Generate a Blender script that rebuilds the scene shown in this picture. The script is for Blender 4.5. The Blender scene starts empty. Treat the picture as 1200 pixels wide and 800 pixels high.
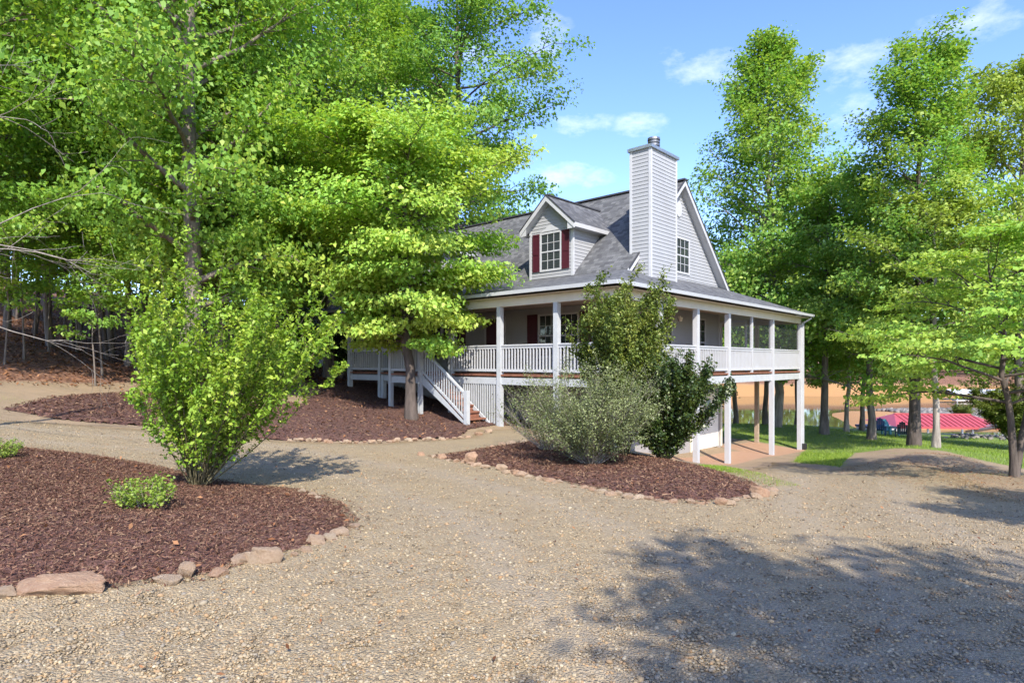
import bpy, math, random
import numpy as np
from mathutils import Vector, Matrix, noise as mnoise

R = math.radians
F = 720.0; CX = 600.0; HY = 425.0; EYE = 1.75
scene = bpy.context.scene
COL = scene.collection
rng = np.random.default_rng(7)
random.seed(7)

# ------------------------------------------------------------------ basics
def link(o, parent=None):
    COL.objects.link(o)
    if parent is not None: o.parent = parent
    return o

def tag(o, label=None, cat=None, group=None, kind=None):
    if label: o['label'] = label
    if cat: o['category'] = cat
    if group: o['group'] = group
    if kind: o['kind'] = kind
    return o

def empty(name, loc, rz=0.0, label=None, cat=None, group=None):
    o = bpy.data.objects.new(name, None)
    o.empty_display_size = 0.2
    o.location = loc; o.rotation_euler = (0, 0, rz)
    link(o); tag(o, label, cat, group)
    return o

def np_mesh(name, verts, faces, mat=None, attr=None, smooth=False):
    verts = np.asarray(verts, dtype=np.float32); faces = np.asarray(faces, dtype=np.int32)
    me = bpy.data.meshes.new(name)
    k = faces.shape[1]; m = len(faces)
    me.vertices.add(len(verts)); me.vertices.foreach_set('co', verts.ravel())
    me.loops.add(m * k); me.loops.foreach_set('vertex_index', faces.ravel())
    me.polygons.add(m); me.polygons.foreach_set('loop_start', np.arange(0, m * k, k, dtype=np.int32))
    me.update(calc_edges=True)
    if smooth: me.polygons.foreach_set('use_smooth', np.ones(m, dtype=bool))
    for an, av in (attr or {}).items():
        a = me.attributes.new(an, 'FLOAT', 'POINT'); a.data.foreach_set('value', np.asarray(av, dtype=np.float32))
    if mat: me.materials.append(mat)
    me.validate()
    return me

def mobj(name, me, parent=None, loc=None):
    o = bpy.data.objects.new(name, me)
    if loc is not None: o.location = loc
    return link(o, parent)

class MB:
    def __init__(s): s.v = []; s.f = []; s.uv = []; s.hasuv = False
    def poly(s, pts, uv=None):
        i = len(s.v); s.v += [tuple(p) for p in pts]; s.f.append(list(range(i, i + len(pts))))
        s.uv += list(uv) if uv else [(0, 0)] * len(pts)
        if uv: s.hasuv = True
    def hexa(s, c):  # 8 corners: bottom 4 (ccw), top 4
        for q in ((3, 2, 1, 0), (4, 5, 6, 7), (0, 1, 5, 4), (1, 2, 6, 5), (2, 3, 7, 6), (3, 0, 4, 7)):
            s.poly([c[k] for k in q])
    def box(s, x0, y0, z0, x1, y1, z1):
        s.hexa([(x0, y0, z0), (x1, y0, z0), (x1, y1, z0), (x0, y1, z0), (x0, y0, z1), (x1, y0, z1), (x1, y1, z1), (x0, y1, z1)])
    def bar(s, p, q, w, zp, zq=None):
        """box along the plan segment p->q, width w, zp=(low,high) at p, zq at q"""
        zq = zq or zp
        dx, dy = q[0] - p[0], q[1] - p[1]; L = math.hypot(dx, dy) or 1
        nx, ny = -dy / L * w / 2, dx / L * w / 2
        s.hexa([(p[0] - nx, p[1] - ny, zp[0]), (q[0] - nx, q[1] - ny, zq[0]), (q[0] + nx, q[1] + ny, zq[0]), (p[0] + nx, p[1] + ny, zp[0]),
                (p[0] - nx, p[1] - ny, zp[1]), (q[0] - nx, q[1] - ny, zq[1]), (q[0] + nx, q[1] + ny, zq[1]), (p[0] + nx, p[1] + ny, zp[1])])
    def cyl(s, c, r0, r1, z0, z1, n=20):
        a = [(c[0] + r0 * math.cos(2 * math.pi * k / n), c[1] + r0 * math.sin(2 * math.pi * k / n), z0) for k in range(n)]
        b = [(c[0] + r1 * math.cos(2 * math.pi * k / n), c[1] + r1 * math.sin(2 * math.pi * k / n), z1) for k in range(n)]
        for k in range(n):
            s.poly([a[k], a[(k + 1) % n], b[(k + 1) % n], b[k]])
        s.poly(a[::-1]); s.poly(b)
    def build(s, name, mat, parent=None, bevel=0.0):
        me = bpy.data.meshes.new(name); me.from_pydata(s.v, [], s.f)
        if s.hasuv:
            u = me.uv_layers.new(name='UVMap'); u.data.foreach_set('uv', np.array(s.uv, dtype=np.float32).ravel())
        me.materials.append(mat); me.update()
        o = mobj(name, me, parent)
        if bevel:
            b = o.modifiers.new('bevel', 'BEVEL'); b.width = bevel; b.segments = 1; b.limit_method = 'ANGLE'
        return o

class Wall:
    """vertical plane in plan: a runs along ax, o outwards along n"""
    def __init__(s, p0, ax, n): s.p0, s.ax, s.n = p0, ax, n
    def P(s, a, z, o=0.0):
        return (s.p0[0] + a * s.ax[0] + o * s.n[0], s.p0[1] + a * s.ax[1] + o * s.n[1], z)
    def box(s, mb, a0, a1, z0, z1, o0, o1):
        mb.hexa([s.P(a0, z0, o0), s.P(a1, z0, o0), s.P(a1, z0, o1), s.P(a0, z0, o1), s.P(a0, z1, o0), s.P(a1, z1, o0), s.P(a1, z1, o1), s.P(a0, z1, o1)])

def clip(poly, z, keep_above):
    out = []
    for i in range(len(poly)):
        p, q = poly[i], poly[(i + 1) % len(poly)]
        ip = (p[1] >= z) == keep_above or p[1] == z; iq = (q[1] >= z) == keep_above or q[1] == z
        if ip: out.append(p)
        if ip != iq and p[1] != q[1]:
            t = (z - p[1]) / (q[1] - p[1]); out.append((p[0] + t * (q[0] - p[0]), z))
    return out

def siding(mb, W, poly, lap=0.125, th=0.016):
    z0 = min(p[1] for p in poly); z1 = max(p[1] for p in poly)
    z = math.floor(z0 / lap) * lap
    while z < z1 - 1e-4:
        a, b = max(z, z0), min(z + lap, z1)
        c = clip(clip(poly, a, True), b, False)
        if len(c) >= 3 and b - a > 1e-3:
            off = lambda zz: th * (1 - (zz - z) / lap) + 0.002
            mb.poly([W.P(p[0], p[1], off(p[1])) for p in c])
            lo = [p[0] for p in c if abs(p[1] - a) < 1e-4]
            if len(lo) >= 2:
                l, r = min(lo), max(lo)
                mb.poly([W.P(l, a, 0.0), W.P(r, a, 0.0), W.P(r, a, off(a)), W.P(l, a, off(a))])
        z += lap

# ------------------------------------------------------------------ materials
def material(name):
    m = bpy.data.materials.new(name); m.use_nodes = True
    nt = m.node_tree; return m, nt, nt.nodes['Principled BSDF']
def node(nt, typ, ins=None, **props):
    n = nt.nodes.new(typ)
    for k, v in props.items(): setattr(n, k, v)
    for k, v in (ins or {}).items():
        s = n.inputs[k]
        if isinstance(v, bpy.types.NodeSocket): nt.links.new(v, s)
        else: s.default_value = v
    return n
def rgba(c): return (c[0], c[1], c[2], 1.0)
def ramp(nt, fac, stops, interp='LINEAR'):
    n = nt.nodes.new('ShaderNodeValToRGB'); nt.links.new(fac, n.inputs[0]); cr = n.color_ramp; cr.interpolation = interp
    while len(cr.elements) < len(stops): cr.elements.new(0.5)
    for e, (p, c) in zip(cr.elements, stops): e.position = p; e.color = rgba(c)
    return n.outputs[0]
def mixc(nt, fac, a, b, mode='MIX'):
    n = nt.nodes.new('ShaderNodeMix'); n.data_type = 'RGBA'; n.blend_type = mode
    for sock, v in ((n.inputs[0], fac), (n.inputs[6], a), (n.inputs[7], b)):
        if isinstance(v, bpy.types.NodeSocket): nt.links.new(v, sock)
        else: sock.default_value = v if not isinstance(v, tuple) else rgba(v)
    return n.outputs[2]
def mathn(nt, op, a, b=0.0, clampit=False):
    n = nt.nodes.new('ShaderNodeMath'); n.operation = op; n.use_clamp = clampit
    for sock, v in ((n.inputs[0], a), (n.inputs[1], b)):
        if isinstance(v, bpy.types.NodeSocket): nt.links.new(v, sock)
        else: sock.default_value = v
    return n.outputs[0]
def coords(nt, which='Object', scale=(1, 1, 1), rot=(0, 0, 0)):
    tc = nt.nodes.new('ShaderNodeTexCoord'); mp = nt.nodes.new('ShaderNodeMapping')
    mp.inputs['Scale'].default_value = scale; mp.inputs['Rotation'].default_value = rot
    nt.links.new(tc.outputs[which], mp.inputs[0]); return mp.outputs[0]
def noise(nt, vec, scale, detail=4.0, rough=0.55):
    n = node(nt, 'ShaderNodeTexNoise', {'Scale': scale, 'Detail': detail, 'Roughness': rough}); nt.links.new(vec, n.inputs['Vector']); return n.outputs['Fac']
def voro(nt, vec, scale, feature='F1', rnd=1.0):
    n = node(nt, 'ShaderNodeTexVoronoi', {'Scale': scale, 'Randomness': rnd}, feature=feature); nt.links.new(vec, n.inputs['Vector']); return n
def bump(nt, bsdf, h, strength=0.5, dist=0.02):
    b = node(nt, 'ShaderNodeBump', {'Strength': strength, 'Distance': dist, 'Height': h}); nt.links.new(b.outputs[0], bsdf.inputs['Normal'])
def attr(nt, name):
    n = nt.nodes.new('ShaderNodeAttribute'); n.attribute_name = name; return n.outputs['Fac']
def setc(nt, bsdf, c, rough=0.8):
    if isinstance(c, tuple): bsdf.inputs['Base Color'].default_value = rgba(c)
    else: nt.links.new(c, bsdf.inputs['Base Color'])
    bsdf.inputs['Roughness'].default_value = rough

def plain(name, c, rough=0.6, var=0.12, scale=3.0, metal=0.0, grime=None):
    m, nt, b = material(name)
    v = coords(nt); n = noise(nt, v, scale, 6, 0.65)
    lo = tuple(x * (1 - var) for x in c); hi = tuple(min(1, x * (1 + var)) for x in c)
    col = ramp(nt, n, [(0.3, lo), (0.7, hi)])
    if grime:
        g = ramp(nt, noise(nt, v, 1.3, 8, 0.7), [(0.5, (0, 0, 0)), (0.75, (1, 1, 1))])
        col = mixc(nt, mathn(nt, 'MULTIPLY', g, 0.45), col, grime)
    setc(nt, b, col, rough); b.inputs['Metallic'].default_value = metal
    return m

M = {}
M['siding'] = plain('vinyl_siding', (0.315, 0.32, 0.333), 0.5, 0.05, 1.5, grime=(0.28, 0.27, 0.26))
M['white'] = plain('white_paint', (0.43, 0.435, 0.45), 0.5, 0.05, 2.0, grime=(0.38, 0.36, 0.33))
M['oldwhite'] = plain('weathered_white_paint', (0.39, 0.405, 0.42), 0.6, 0.10, 4.0, grime=(0.40, 0.42, 0.38))
M['cream'] = plain('cream_soffit', (0.58, 0.53, 0.44), 0.6, 0.05)
M['shutter'] = plain('maroon_shutter', (0.06, 0.0105, 0.019), 0.45, 0.12)
M['deckwood'] = plain('red_brown_deck_boards', (0.21, 0.085, 0.05), 0.7, 0.3, 9.0)
M['rawwood'] = plain('weathered_wood', (0.33, 0.25, 0.18), 0.8, 0.2, 8.0)
M['greywood'] = plain('grey_dock_wood', (0.42, 0.40, 0.38), 0.8, 0.2, 4.0)
M['flash'] = plain('galvanised_metal', (0.42, 0.44, 0.47), 0.38, 0.12, 6.0, 0.8)
M['flue'] = plain('dark_flue_metal', (0.16, 0.165, 0.175), 0.45, 0.2, 8.0, 0.7)
M['gutter'] = plain('gutter_aluminium', (0.37, 0.38, 0.39), 0.4, 0.06)
M['edge'] = plain('dark_drip_edge', (0.035, 0.036, 0.042), 0.7)
M['block'] = plain('foundation_block', (0.30, 0.28, 0.27), 0.9, 0.15, 3.0)
M['garage'] = plain('cream_garage_door', (0.74, 0.68, 0.60), 0.5, 0.05)
M['black'] = plain('black_plastic', (0.02, 0.02, 0.02), 0.5)
M['lamp'] = plain('pale_lamp_glass', (0.8, 0.76, 0.66), 0.3)
M['redroof'] = plain('faded_red_metal_roof', (0.37, 0.06, 0.068), 0.45, 0.10, 1.0)
M['boat'] = plain('boat_hull', (0.7, 0.71, 0.73), 0.35, 0.08)
M['navy'] = plain('navy_trim', (0.02, 0.03, 0.08), 0.4)
M['teal'] = plain('teal_chair_paint', (0.05, 0.22, 0.27), 0.5)
M['blue'] = plain('blue_chair_paint', (0.03, 0.08, 0.19), 0.5)
M['darkblue'] = plain('dark_chair_paint', (0.02, 0.035, 0.07), 0.5)
M['shedwall'] = plain('grey_board_siding', (0.46, 0.46, 0.46), 0.7, 0.1)

def glass_mat():
    m, nt, b = material('window_glass'); setc(nt, b, (0.035, 0.042, 0.045), 0.03)
    b.inputs['Specular IOR Level'].default_value = 0.9
    v = coords(nt); bump(nt, b, noise(nt, v, 1.2, 2), 0.06, 0.02); return m
M['glass'] = glass_mat()

def screen_mat():
    m, nt, b = material('insect_screen'); setc(nt, b, (0.03, 0.035, 0.035), 0.7)
    t = nt.nodes.new('ShaderNodeBsdfTransparent'); mx = node(nt, 'ShaderNodeMixShader', {0: 0.42})
    nt.links.new(t.outputs[0], mx.inputs[1]); nt.links.new(b.outputs[0], mx.inputs[2])
    nt.links.new(mx.outputs[0], nt.nodes['Material Output'].inputs[0]); return m
M['screen'] = screen_mat()
def screen_mat2():
    m, nt, b = material('grey_rail_screen'); setc(nt, b, (0.38, 0.38, 0.40), 0.8)
    t = nt.nodes.new('ShaderNodeBsdfTransparent'); mx = node(nt, 'ShaderNodeMixShader', {0: 0.75})
    nt.links.new(t.outputs[0], mx.inputs[1]); nt.links.new(b.outputs[0], mx.inputs[2])
    nt.links.new(mx.outputs[0], nt.nodes['Material Output'].inputs[0]); return m
M['screen2'] = screen_mat2()

def shingle_mat():
    m, nt, b = material('asphalt_shingles'); v = coords(nt, 'UV')
    br = node(nt, 'ShaderNodeTexBrick', {'Scale': 1.0, 'Mortar Size': 0.006, 'Mortar Smooth': 0.3, 'Bias': 0.0, 'Brick Width': 0.2, 'Row Height': 0.145,
              'Color1': (0.0, 0.0, 0.0, 1), 'Color2': (1, 1, 1, 1), 'Mortar': (0.0, 0.0, 0.0, 1)}, offset=0.37, squash=1.0)
    nt.links.new(v, br.inputs['Vector'])
    n2 = noise(nt, v, 0.7, 5); n3 = noise(nt, v, 70, 2)
    f = mathn(nt, 'ADD', mathn(nt, 'MULTIPLY', br.outputs['Color'], 0.74), mathn(nt, 'MULTIPLY', n2, 0.26))
    col = ramp(nt, f, [(0.12, (0.034, 0.036, 0.040)), (0.45, (0.066, 0.069, 0.074)), (0.85, (0.126, 0.129, 0.133))])
    col = mixc(nt, 0.2, col, ramp(nt, n3, [(0.3, (0.03, 0.03, 0.035)), (0.7, (0.26, 0.255, 0.26))]))
    setc(nt, b, col, 0.85); bump(nt, b, mathn(nt, 'SUBTRACT', br.outputs['Color'], br.outputs['Fac']), 0.5, 0.015); return m
M['shingle'] = shingle_mat()

def bark_mat(name, lo, hi, sc=6.0):
    m, nt, b = material(name); v = coords(nt, 'Object', (1, 1, 0.18))
    n = noise(nt, v, sc, 6, 0.7); w = voro(nt, v, sc * 1.6).outputs['Distance']
    setc(nt, b, ramp(nt, n, [(0.3, lo), (0.5, tuple((x + y) / 2 for x, y in zip(lo, hi))), (0.72, hi)]), 0.9)
    bump(nt, b, mathn(nt, 'ADD', n, w), 0.8, 0.03); return m
M['bark'] = bark_mat('grey_brown_bark', (0.055, 0.042, 0.034), (0.24, 0.20, 0.165))
M['barkdark'] = bark_mat('dark_bark', (0.03, 0.024, 0.02), (0.13, 0.10, 0.085))
M['barkpale'] = bark_mat('pale_bark', (0.12, 0.10, 0.085), (0.40, 0.35, 0.30))
M['twig'] = bark_mat('bare_grey_twigs', (0.14, 0.12, 0.10), (0.34, 0.30, 0.26), 12)
M['stem'] = bark_mat('green_brown_stems', (0.07, 0.065, 0.03), (0.20, 0.17, 0.09), 14)

def leaf_mat(name, dark, mid, light, trans=0.48, rough=0.5, gloss=0.35):
    m, nt, b = material(name); r = attr(nt, 'rnd')
    col = ramp(nt, r, [(0.0, dark), (0.55, mid), (1.0, light)])
    geo = nt.nodes.new('ShaderNodeNewGeometry')
    setc(nt, b, col, rough); b.inputs['Specular IOR Level'].default_value = gloss
    tr = nt.nodes.new('ShaderNodeBsdfTranslucent')
    tc = mixc(nt, 1.0, col, (1.15, 1.1, 0.55), 'MULTIPLY'); nt.links.new(tc, tr.inputs['Color'])
    mx = node(nt, 'ShaderNodeMixShader', {0: trans})
    nt.links.new(b.outputs[0], mx.inputs[1]); nt.links.new(tr.outputs[0], mx.inputs[2])
    nt.links.new(mx.outputs[0], nt.nodes['Material Output'].inputs[0]); return m
M['leaf_forest'] = leaf_mat('forest_leaves', (0.1928, 0.378, 0.0669), (0.2372, 0.4054, 0.0581), (0.4375, 0.5412, 0.0921))
M['leaf_deep'] = leaf_mat('deep_green_leaves', (0.161, 0.356, 0.0782), (0.1849, 0.3491, 0.0652), (0.3399, 0.4755, 0.0963))
M['leaf_spire'] = leaf_mat('fresh_green_leaves', (0.1815, 0.3863, 0.0659), (0.2177, 0.3628, 0.0615), (0.4136, 0.5281, 0.1043))
M['leaf_dogwood'] = leaf_mat('dogwood_leaves', (0.2901, 0.5252, 0.0851), (0.333, 0.4806, 0.0758), (0.5155, 0.6222, 0.1263), 0.42)
M['leaf_yellow'] = leaf_mat('yellow_green_leaves', (0.1651, 0.2633, 0.0367), (0.2509, 0.3577, 0.0524), (0.3885, 0.4715, 0.0983), 0.4)
M['leaf_bush'] = leaf_mat('bright_bush_leaves', (0.1626, 0.3048, 0.0328), (0.2413, 0.378, 0.0378), (0.4111, 0.5141, 0.0736), 0.38)
M['leaf_grey'] = leaf_mat('grey_green_leaves', (0.1205, 0.1502, 0.0573), (0.1978, 0.2366, 0.0996), (0.2924, 0.3277, 0.1509), 0.25)
M['leaf_holly'] = leaf_mat('dark_glossy_leaves', (0.0201, 0.0431, 0.0112), (0.0457, 0.0775, 0.0169), (0.1096, 0.1421, 0.0281), 0.2, 0.35, 0.5)
M['leaf_olive'] = leaf_mat('olive_leaves', (0.0699, 0.1123, 0.0209), (0.1397, 0.1917, 0.0325), (0.2514, 0.2777, 0.058), 0.3)
M['leaf_cedar'] = leaf_mat('dark_cedar_leaves', (0.0312, 0.0692, 0.0281), (0.0572, 0.1235, 0.0421), (0.13, 0.2099, 0.0585), 0.2)
M['leaf_far'] = leaf_mat('far_leaves', (0.0704, 0.1573, 0.0309), (0.1408, 0.2698, 0.0442), (0.2581, 0.3821, 0.0663), 0.3)
M['blade'] = leaf_mat('grass_blade', (0.1134, 0.1966, 0.0216), (0.1944, 0.3024, 0.03), (0.324, 0.3931, 0.06), 0.3)
M['litter'] = leaf_mat('dead_leaves', (0.0805, 0.0345, 0.0184), (0.1955, 0.0862, 0.0403), (0.3795, 0.1955, 0.0978), 0.15, 0.8, 0.1)
M['chip'] = leaf_mat('mulch_chip', (0.0525, 0.0242, 0.0165), (0.1294, 0.0599, 0.0399), (0.2648, 0.1701, 0.1032), 0.0, 0.85, 0.15)

def pebble_mat():
    m, nt, b = material('gravel_pebble'); r = attr(nt, 'rnd')
    setc(nt, b, mixc(nt, 1.0, (0.88, 0.80, 0.63), ramp(nt, r, [(0, (0.10, 0.085, 0.07)), (0.2, (0.25, 0.205, 0.15)), (0.4, (0.36, 0.32, 0.26)), (0.55, (0.22, 0.21, 0.21)), (0.7, (0.42, 0.34, 0.24)), (0.85, (0.30, 0.20, 0.12)), (1.0, (0.47, 0.44, 0.38))]), 'MULTIPLY'), 0.85); return m
M['pebble'] = pebble_mat()

def gravel_mat():
    m, nt, b = material('pea_gravel'); v = coords(nt)
    w = voro(nt, v, 55.0); w2 = voro(nt, v, 120.0)
    sep = nt.nodes.new('ShaderNodeSeparateColor'); nt.links.new(w.outputs['Color'], sep.inputs[0])
    sep2 = nt.nodes.new('ShaderNodeSeparateColor'); nt.links.new(w2.outputs['Color'], sep2.inputs[0])
    stops = [(0, (0.12, 0.105, 0.09)), (0.22, (0.27, 0.225, 0.165)), (0.42, (0.36, 0.315, 0.25)), (0.58, (0.24, 0.225, 0.215)), (0.74, (0.40, 0.325, 0.225)), (0.88, (0.29, 0.19, 0.115)), (1.0, (0.52, 0.49, 0.43))]
    c = mixc(nt, 0.4, ramp(nt, sep.outputs[0], stops), ramp(nt, sep2.outputs[0], stops))
    big = noise(nt, v, 0.45, 5, 0.6); mid = noise(nt, v, 2.4, 5, 0.65)
    c = mixc(nt, ramp(nt, big, [(0.42, (0, 0, 0)), (0.62, (0.55, 0.55, 0.55))]), c, (0.365, 0.30, 0.215))
    c = mixc(nt, ramp(nt, mid, [(0.52, (0, 0, 0)), (0.72, (0.5, 0.5, 0.5))]), c, (0.26, 0.20, 0.14))
    c = mixc(nt, 1.0, c, (0.95, 0.87, 0.68), 'MULTIPLY')
    tk = mathn(nt, 'MULTIPLY', attr(nt, 'track'), mathn(nt, 'ADD', 0.15, mathn(nt, 'MULTIPLY', mid, 0.9)))
    c = mixc(nt, mathn(nt, 'MULTIPLY', tk, 0.75, True), c, (0.33, 0.27, 0.195))
    e = attr(nt, 'edge')
    en = mathn(nt, 'SUBTRACT', 1.25, mathn(nt, 'ADD', e, mathn(nt, 'MULTIPLY', noise(nt, v, 3.5, 6, 0.7), 0.9)), True)
    c = mixc(nt, en, c, mixc(nt, noise(nt, v, 1.7, 3), (0.30, 0.17, 0.085), (0.17, 0.14, 0.055)))
    setc(nt, b, c, 0.9)
    h = mathn(nt, 'ADD', mathn(nt, 'MULTIPLY', mathn(nt, 'SUBTRACT', 0.8, w.outputs['Distance']), 1.0), mathn(nt, 'MULTIPLY', w2.outputs['Distance'], -0.4))
    bump(nt, b, h, 0.9, 0.02); return m
M['gravel'] = gravel_mat()

def mulch_mat():
    m, nt, b = material('red_brown_mulch'); v = coords(nt)
    n0 = noise(nt, v, 9, 4, 0.7)
    wv = node(nt, 'ShaderNodeVectorMath', {0: v}, operation='ADD'); ncol = node(nt, 'ShaderNodeTexNoise', {'Scale': 5.0, 'Detail': 3.0}); nt.links.new(v, ncol.inputs['Vector']); nt.links.new(ncol.outputs['Color'], wv.inputs[1])
    mp = nt.nodes.new('ShaderNodeMapping'); mp.inputs['Scale'].default_value = (55, 18, 30); mp.inputs['Rotation'].default_value = (0, 0, 0.5); nt.links.new(wv.outputs[0], mp.inputs[0])
    w = voro(nt, mp.outputs[0], 1.0)
    sep = nt.nodes.new('ShaderNodeSeparateColor'); nt.links.new(w.outputs['Color'], sep.inputs[0])
    c = ramp(nt, sep.outputs[0], [(0, (0.040, 0.0185, 0.0135)), (0.45, (0.108, 0.046, 0.034)), (0.8, (0.16, 0.075, 0.057)), (1.0, (0.22, 0.115, 0.09))])
    c = mixc(nt, ramp(nt, noise(nt, v, 1.1, 5), [(0.5, (0, 0, 0)), (0.8, (0.5, 0.5, 0.5))]), c, (0.20, 0.115, 0.08))
    setc(nt, b, c, 0.95); bump(nt, b, mathn(nt, 'ADD', sep.outputs[1], n0), 1.0, 0.03); return m
M['mulch'] = mulch_mat()

def ground_mat():
    m, nt, b = material('ground_soil_and_grass'); v = coords(nt)
    n1 = noise(nt, v, 0.8, 6, 0.65); n2 = noise(nt, v, 6, 6, 0.7); n3 = noise(nt, v, 45, 3, 0.7)
    dirt = mixc(nt, n2, (0.18, 0.125, 0.072), (0.33, 0.245, 0.155))
    dirt = mixc(nt, ramp(nt, n1, [(0.45, (0, 0, 0)), (0.65, (1, 1, 1))]), dirt, (0.31, 0.22, 0.135))
    lit = voro(nt, v, 14.0); sep = nt.nodes.new('ShaderNodeSeparateColor'); nt.links.new(lit.outputs['Color'], sep.inputs[0])
    forest = ramp(nt, sep.outputs[0], [(0, (0.06, 0.027, 0.017)), (0.5, (0.16, 0.072, 0.04)), (0.85, (0.25, 0.12, 0.068)), (1, (0.34, 0.20, 0.12))])
    grass = mixc(nt, n2, (0.10, 0.17, 0.02), (0.21, 0.28, 0.035)); grass = mixc(nt, mathn(nt, 'MULTIPLY', n3, 0.6), grass, (0.08, 0.12, 0.018))
    grass = mixc(nt, ramp(nt, n1, [(0.55, (0, 0, 0)), (0.75, (0.7, 0.7, 0.7))]), grass, (0.22, 0.20, 0.07))
    sand = mixc(nt, n1, (0.40, 0.19, 0.065), (0.34, 0.20, 0.08))
    def edge(name, amt=0.5):
        return ramp(nt, mathn(nt, 'ADD', attr(nt, name), mathn(nt, 'MULTIPLY', mathn(nt, 'SUBTRACT', n2, 0.5), amt)), [(0.4, (0, 0, 0)), (0.6, (1, 1, 1))])
    c = mixc(nt, edge('forest'), dirt, forest); c = mixc(nt, edge('grass', 0.9), c, grass); c = mixc(nt, edge('sand', 0.2), c, sand)
    c = mixc(nt, edge('slab', 0.15), c, mixc(nt, n2, (0.35, 0.18, 0.095), (0.40, 0.26, 0.175)))
    setc(nt, b, c, 0.95); bump(nt, b, mathn(nt, 'ADD', n2, n3), 0.7, 0.04); return m
M['ground'] = ground_mat()

def water_mat():
    m, nt, b = material('muddy_lake_water'); v = coords(nt)
    n = noise(nt, v, 0.035, 3); setc(nt, b, ramp(nt, n, [(0.35, (0.15, 0.085, 0.028)), (0.65, (0.075, 0.068, 0.026))]), 0.05)
    b.inputs['IOR'].default_value = 1.33
    bump(nt, b, noise(nt, coords(nt, 'Object', (1, 0.6, 1)), 1.6, 4), 0.03, 0.02); return m
M['water'] = water_mat()

def stone_mat():
    m, nt, b = material('tan_fieldstone'); v = coords(nt); oi = nt.nodes.new('ShaderNodeObjectInfo')
    n = noise(nt, v, 4, 6, 0.7)
    c = mixc(nt, oi.outputs['Random'], ramp(nt, n, [(0.3, (0.36, 0.19, 0.11)), (0.7, (0.56, 0.37, 0.24))]), ramp(nt, n, [(0.3, (0.42, 0.31, 0.20)), (0.7, (0.62, 0.49, 0.35))]))
    c = mixc(nt, ramp(nt, noise(nt, v, 2.1, 8, .75), [(.5, (0, 0, 0)), (.7, (.25, .25, .25))]), c, (.20, .135, .085))
    setc(nt, b, c, 0.9); bump(nt, b, noise(nt, v, 14, 8, 0.75), 0.9, 0.06); return m
M['stone'] = stone_mat()
def riprap_mat():
    m, nt, b = material('grey_riprap'); v = coords(nt); r = attr(nt, 'rnd')
    setc(nt, b, ramp(nt, r, [(0, (0.08, 0.075, 0.07)), (0.5, (0.16, 0.145, 0.13)), (1, (0.27, 0.235, 0.20))]), 0.9); return m
M['riprap'] = riprap_mat()

# ------------------------------------------------------------------ terrain
def P_(px, py, Y): return ((px - CX) / F * Y, Y, EYE - (py - HY) / F * Y)
def H_(X, Y, h): return (X, Y, h + EYE)
CP = [H_(-3, -4, -1.6), H_(4, -4, -1.7), H_(0, 2, -1.75), H_(-4, 4, -1.68), H_(4, 4, -1.8), H_(9, 3, -1.85), H_(-9, 2, -1.4), H_(-12, -8, -1.2), H_(14, -8, -1.9), H_(16, 6, -2.3),
      P_(225, 578, 8.0), P_(0, 640, 5.2), P_(420, 612, 6.7), P_(0, 530, 9.3), P_(0, 490, 12.7), P_(0, 460, 15.4), P_(0, 435, 18), P_(0, 400, 21.6), P_(0, 372, 30), P_(-100, 372, 30), P_(-150, 420, 18),
      P_(150, 500, 13.9), P_(150, 460, 19.0), P_(150, 428, 25), P_(150, 405, 32), P_(330, 520, 13.2), P_(330, 468, 19), P_(330, 440, 26), P_(400, 500, 16.5),
      P_(485, 495, 20), P_(460, 479, 21.7), P_(495, 486, 20.6), P_(410, 455, 25.5), P_(449, 469, 24), P_(548, 500, 19.1), P_(586, 499, 19.7), P_(545, 513, 16.5),
      P_(500, 538, 12.4), P_(640, 560, 10.2), P_(800, 592, 8.3), P_(905, 580, 9.3), P_(695, 548, 11.4), P_(770, 541, 13.5), P_(820, 548, 12), P_(640, 515, 15.5),
      P_(816, 543.5, 20.5), P_(853, 543, 22.3), P_(905, 533, 25.5), P_(937, 527, 28), P_(835, 524, 25.6), P_(887, 518, 29.4), P_(900, 572, 10.4), P_(960, 558, 14.5), P_(1000, 545, 17), P_(930, 545, 20),
      P_(1100, 531, 18.5), P_(1055, 534, 18.5), P_(1050, 562, 13), P_(1185, 558, 13.2), P_(1200, 600, 9.2), P_(1100, 640, 6.4), P_(1200, 552, 17),
      P_(1071, 523, 27), P_(1021, 515, 32), P_(966, 505, 36), P_(909, 500, 38), P_(1097, 524, 25), P_(1180, 535, 25), P_(1250, 560, 18),
      P_(966, 499, 44), P_(860, 497, 42), P_(1030, 508, 40), P_(1120, 510, 40), P_(1200, 515, 38), P_(700, 495, 40),
      H_(2, 25, -2.6), H_(-3, 30, -1.6), H_(5, 33, -3.4), H_(-8, 34, -0.1), H_(-14, 40, 2.2), H_(-25, 45, 4), H_(-45, 45, 6), H_(-45, 20, 2.5), H_(-40, 0, 1), H_(-40, 75, 7), H_(-15, 75, 2), H_(0, 50, -2.5), H_(8, 62, -6.5)]
BANK = 56.0
CP = np.array(CP)
def _tps(r2): return 0.5 * r2 * np.log(np.maximum(r2, 1e-9))
_n = len(CP); _S = 10.0
_A = np.zeros((_n + 3, _n + 3)); _d = (CP[:, None, :2] - CP[None, :, :2]) / _S
_A[:_n, :_n] = _tps((_d ** 2).sum(-1)) + np.eye(_n) * 0.004
_A[:_n, _n] = 1; _A[:_n, _n + 1:] = CP[:, :2] / _S; _A[_n, :_n] = 1; _A[_n + 1:, :_n] = CP[:, :2].T / _S
_w = np.linalg.solve(_A, np.concatenate([CP[:, 2], np.zeros(3)]))
LAKE = -7.0 + EYE
def sstep(a, b, x):
    t = np.clip((x - a) / (b - a), 0, 1); return t * t * (3 - 2 * t)
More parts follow.
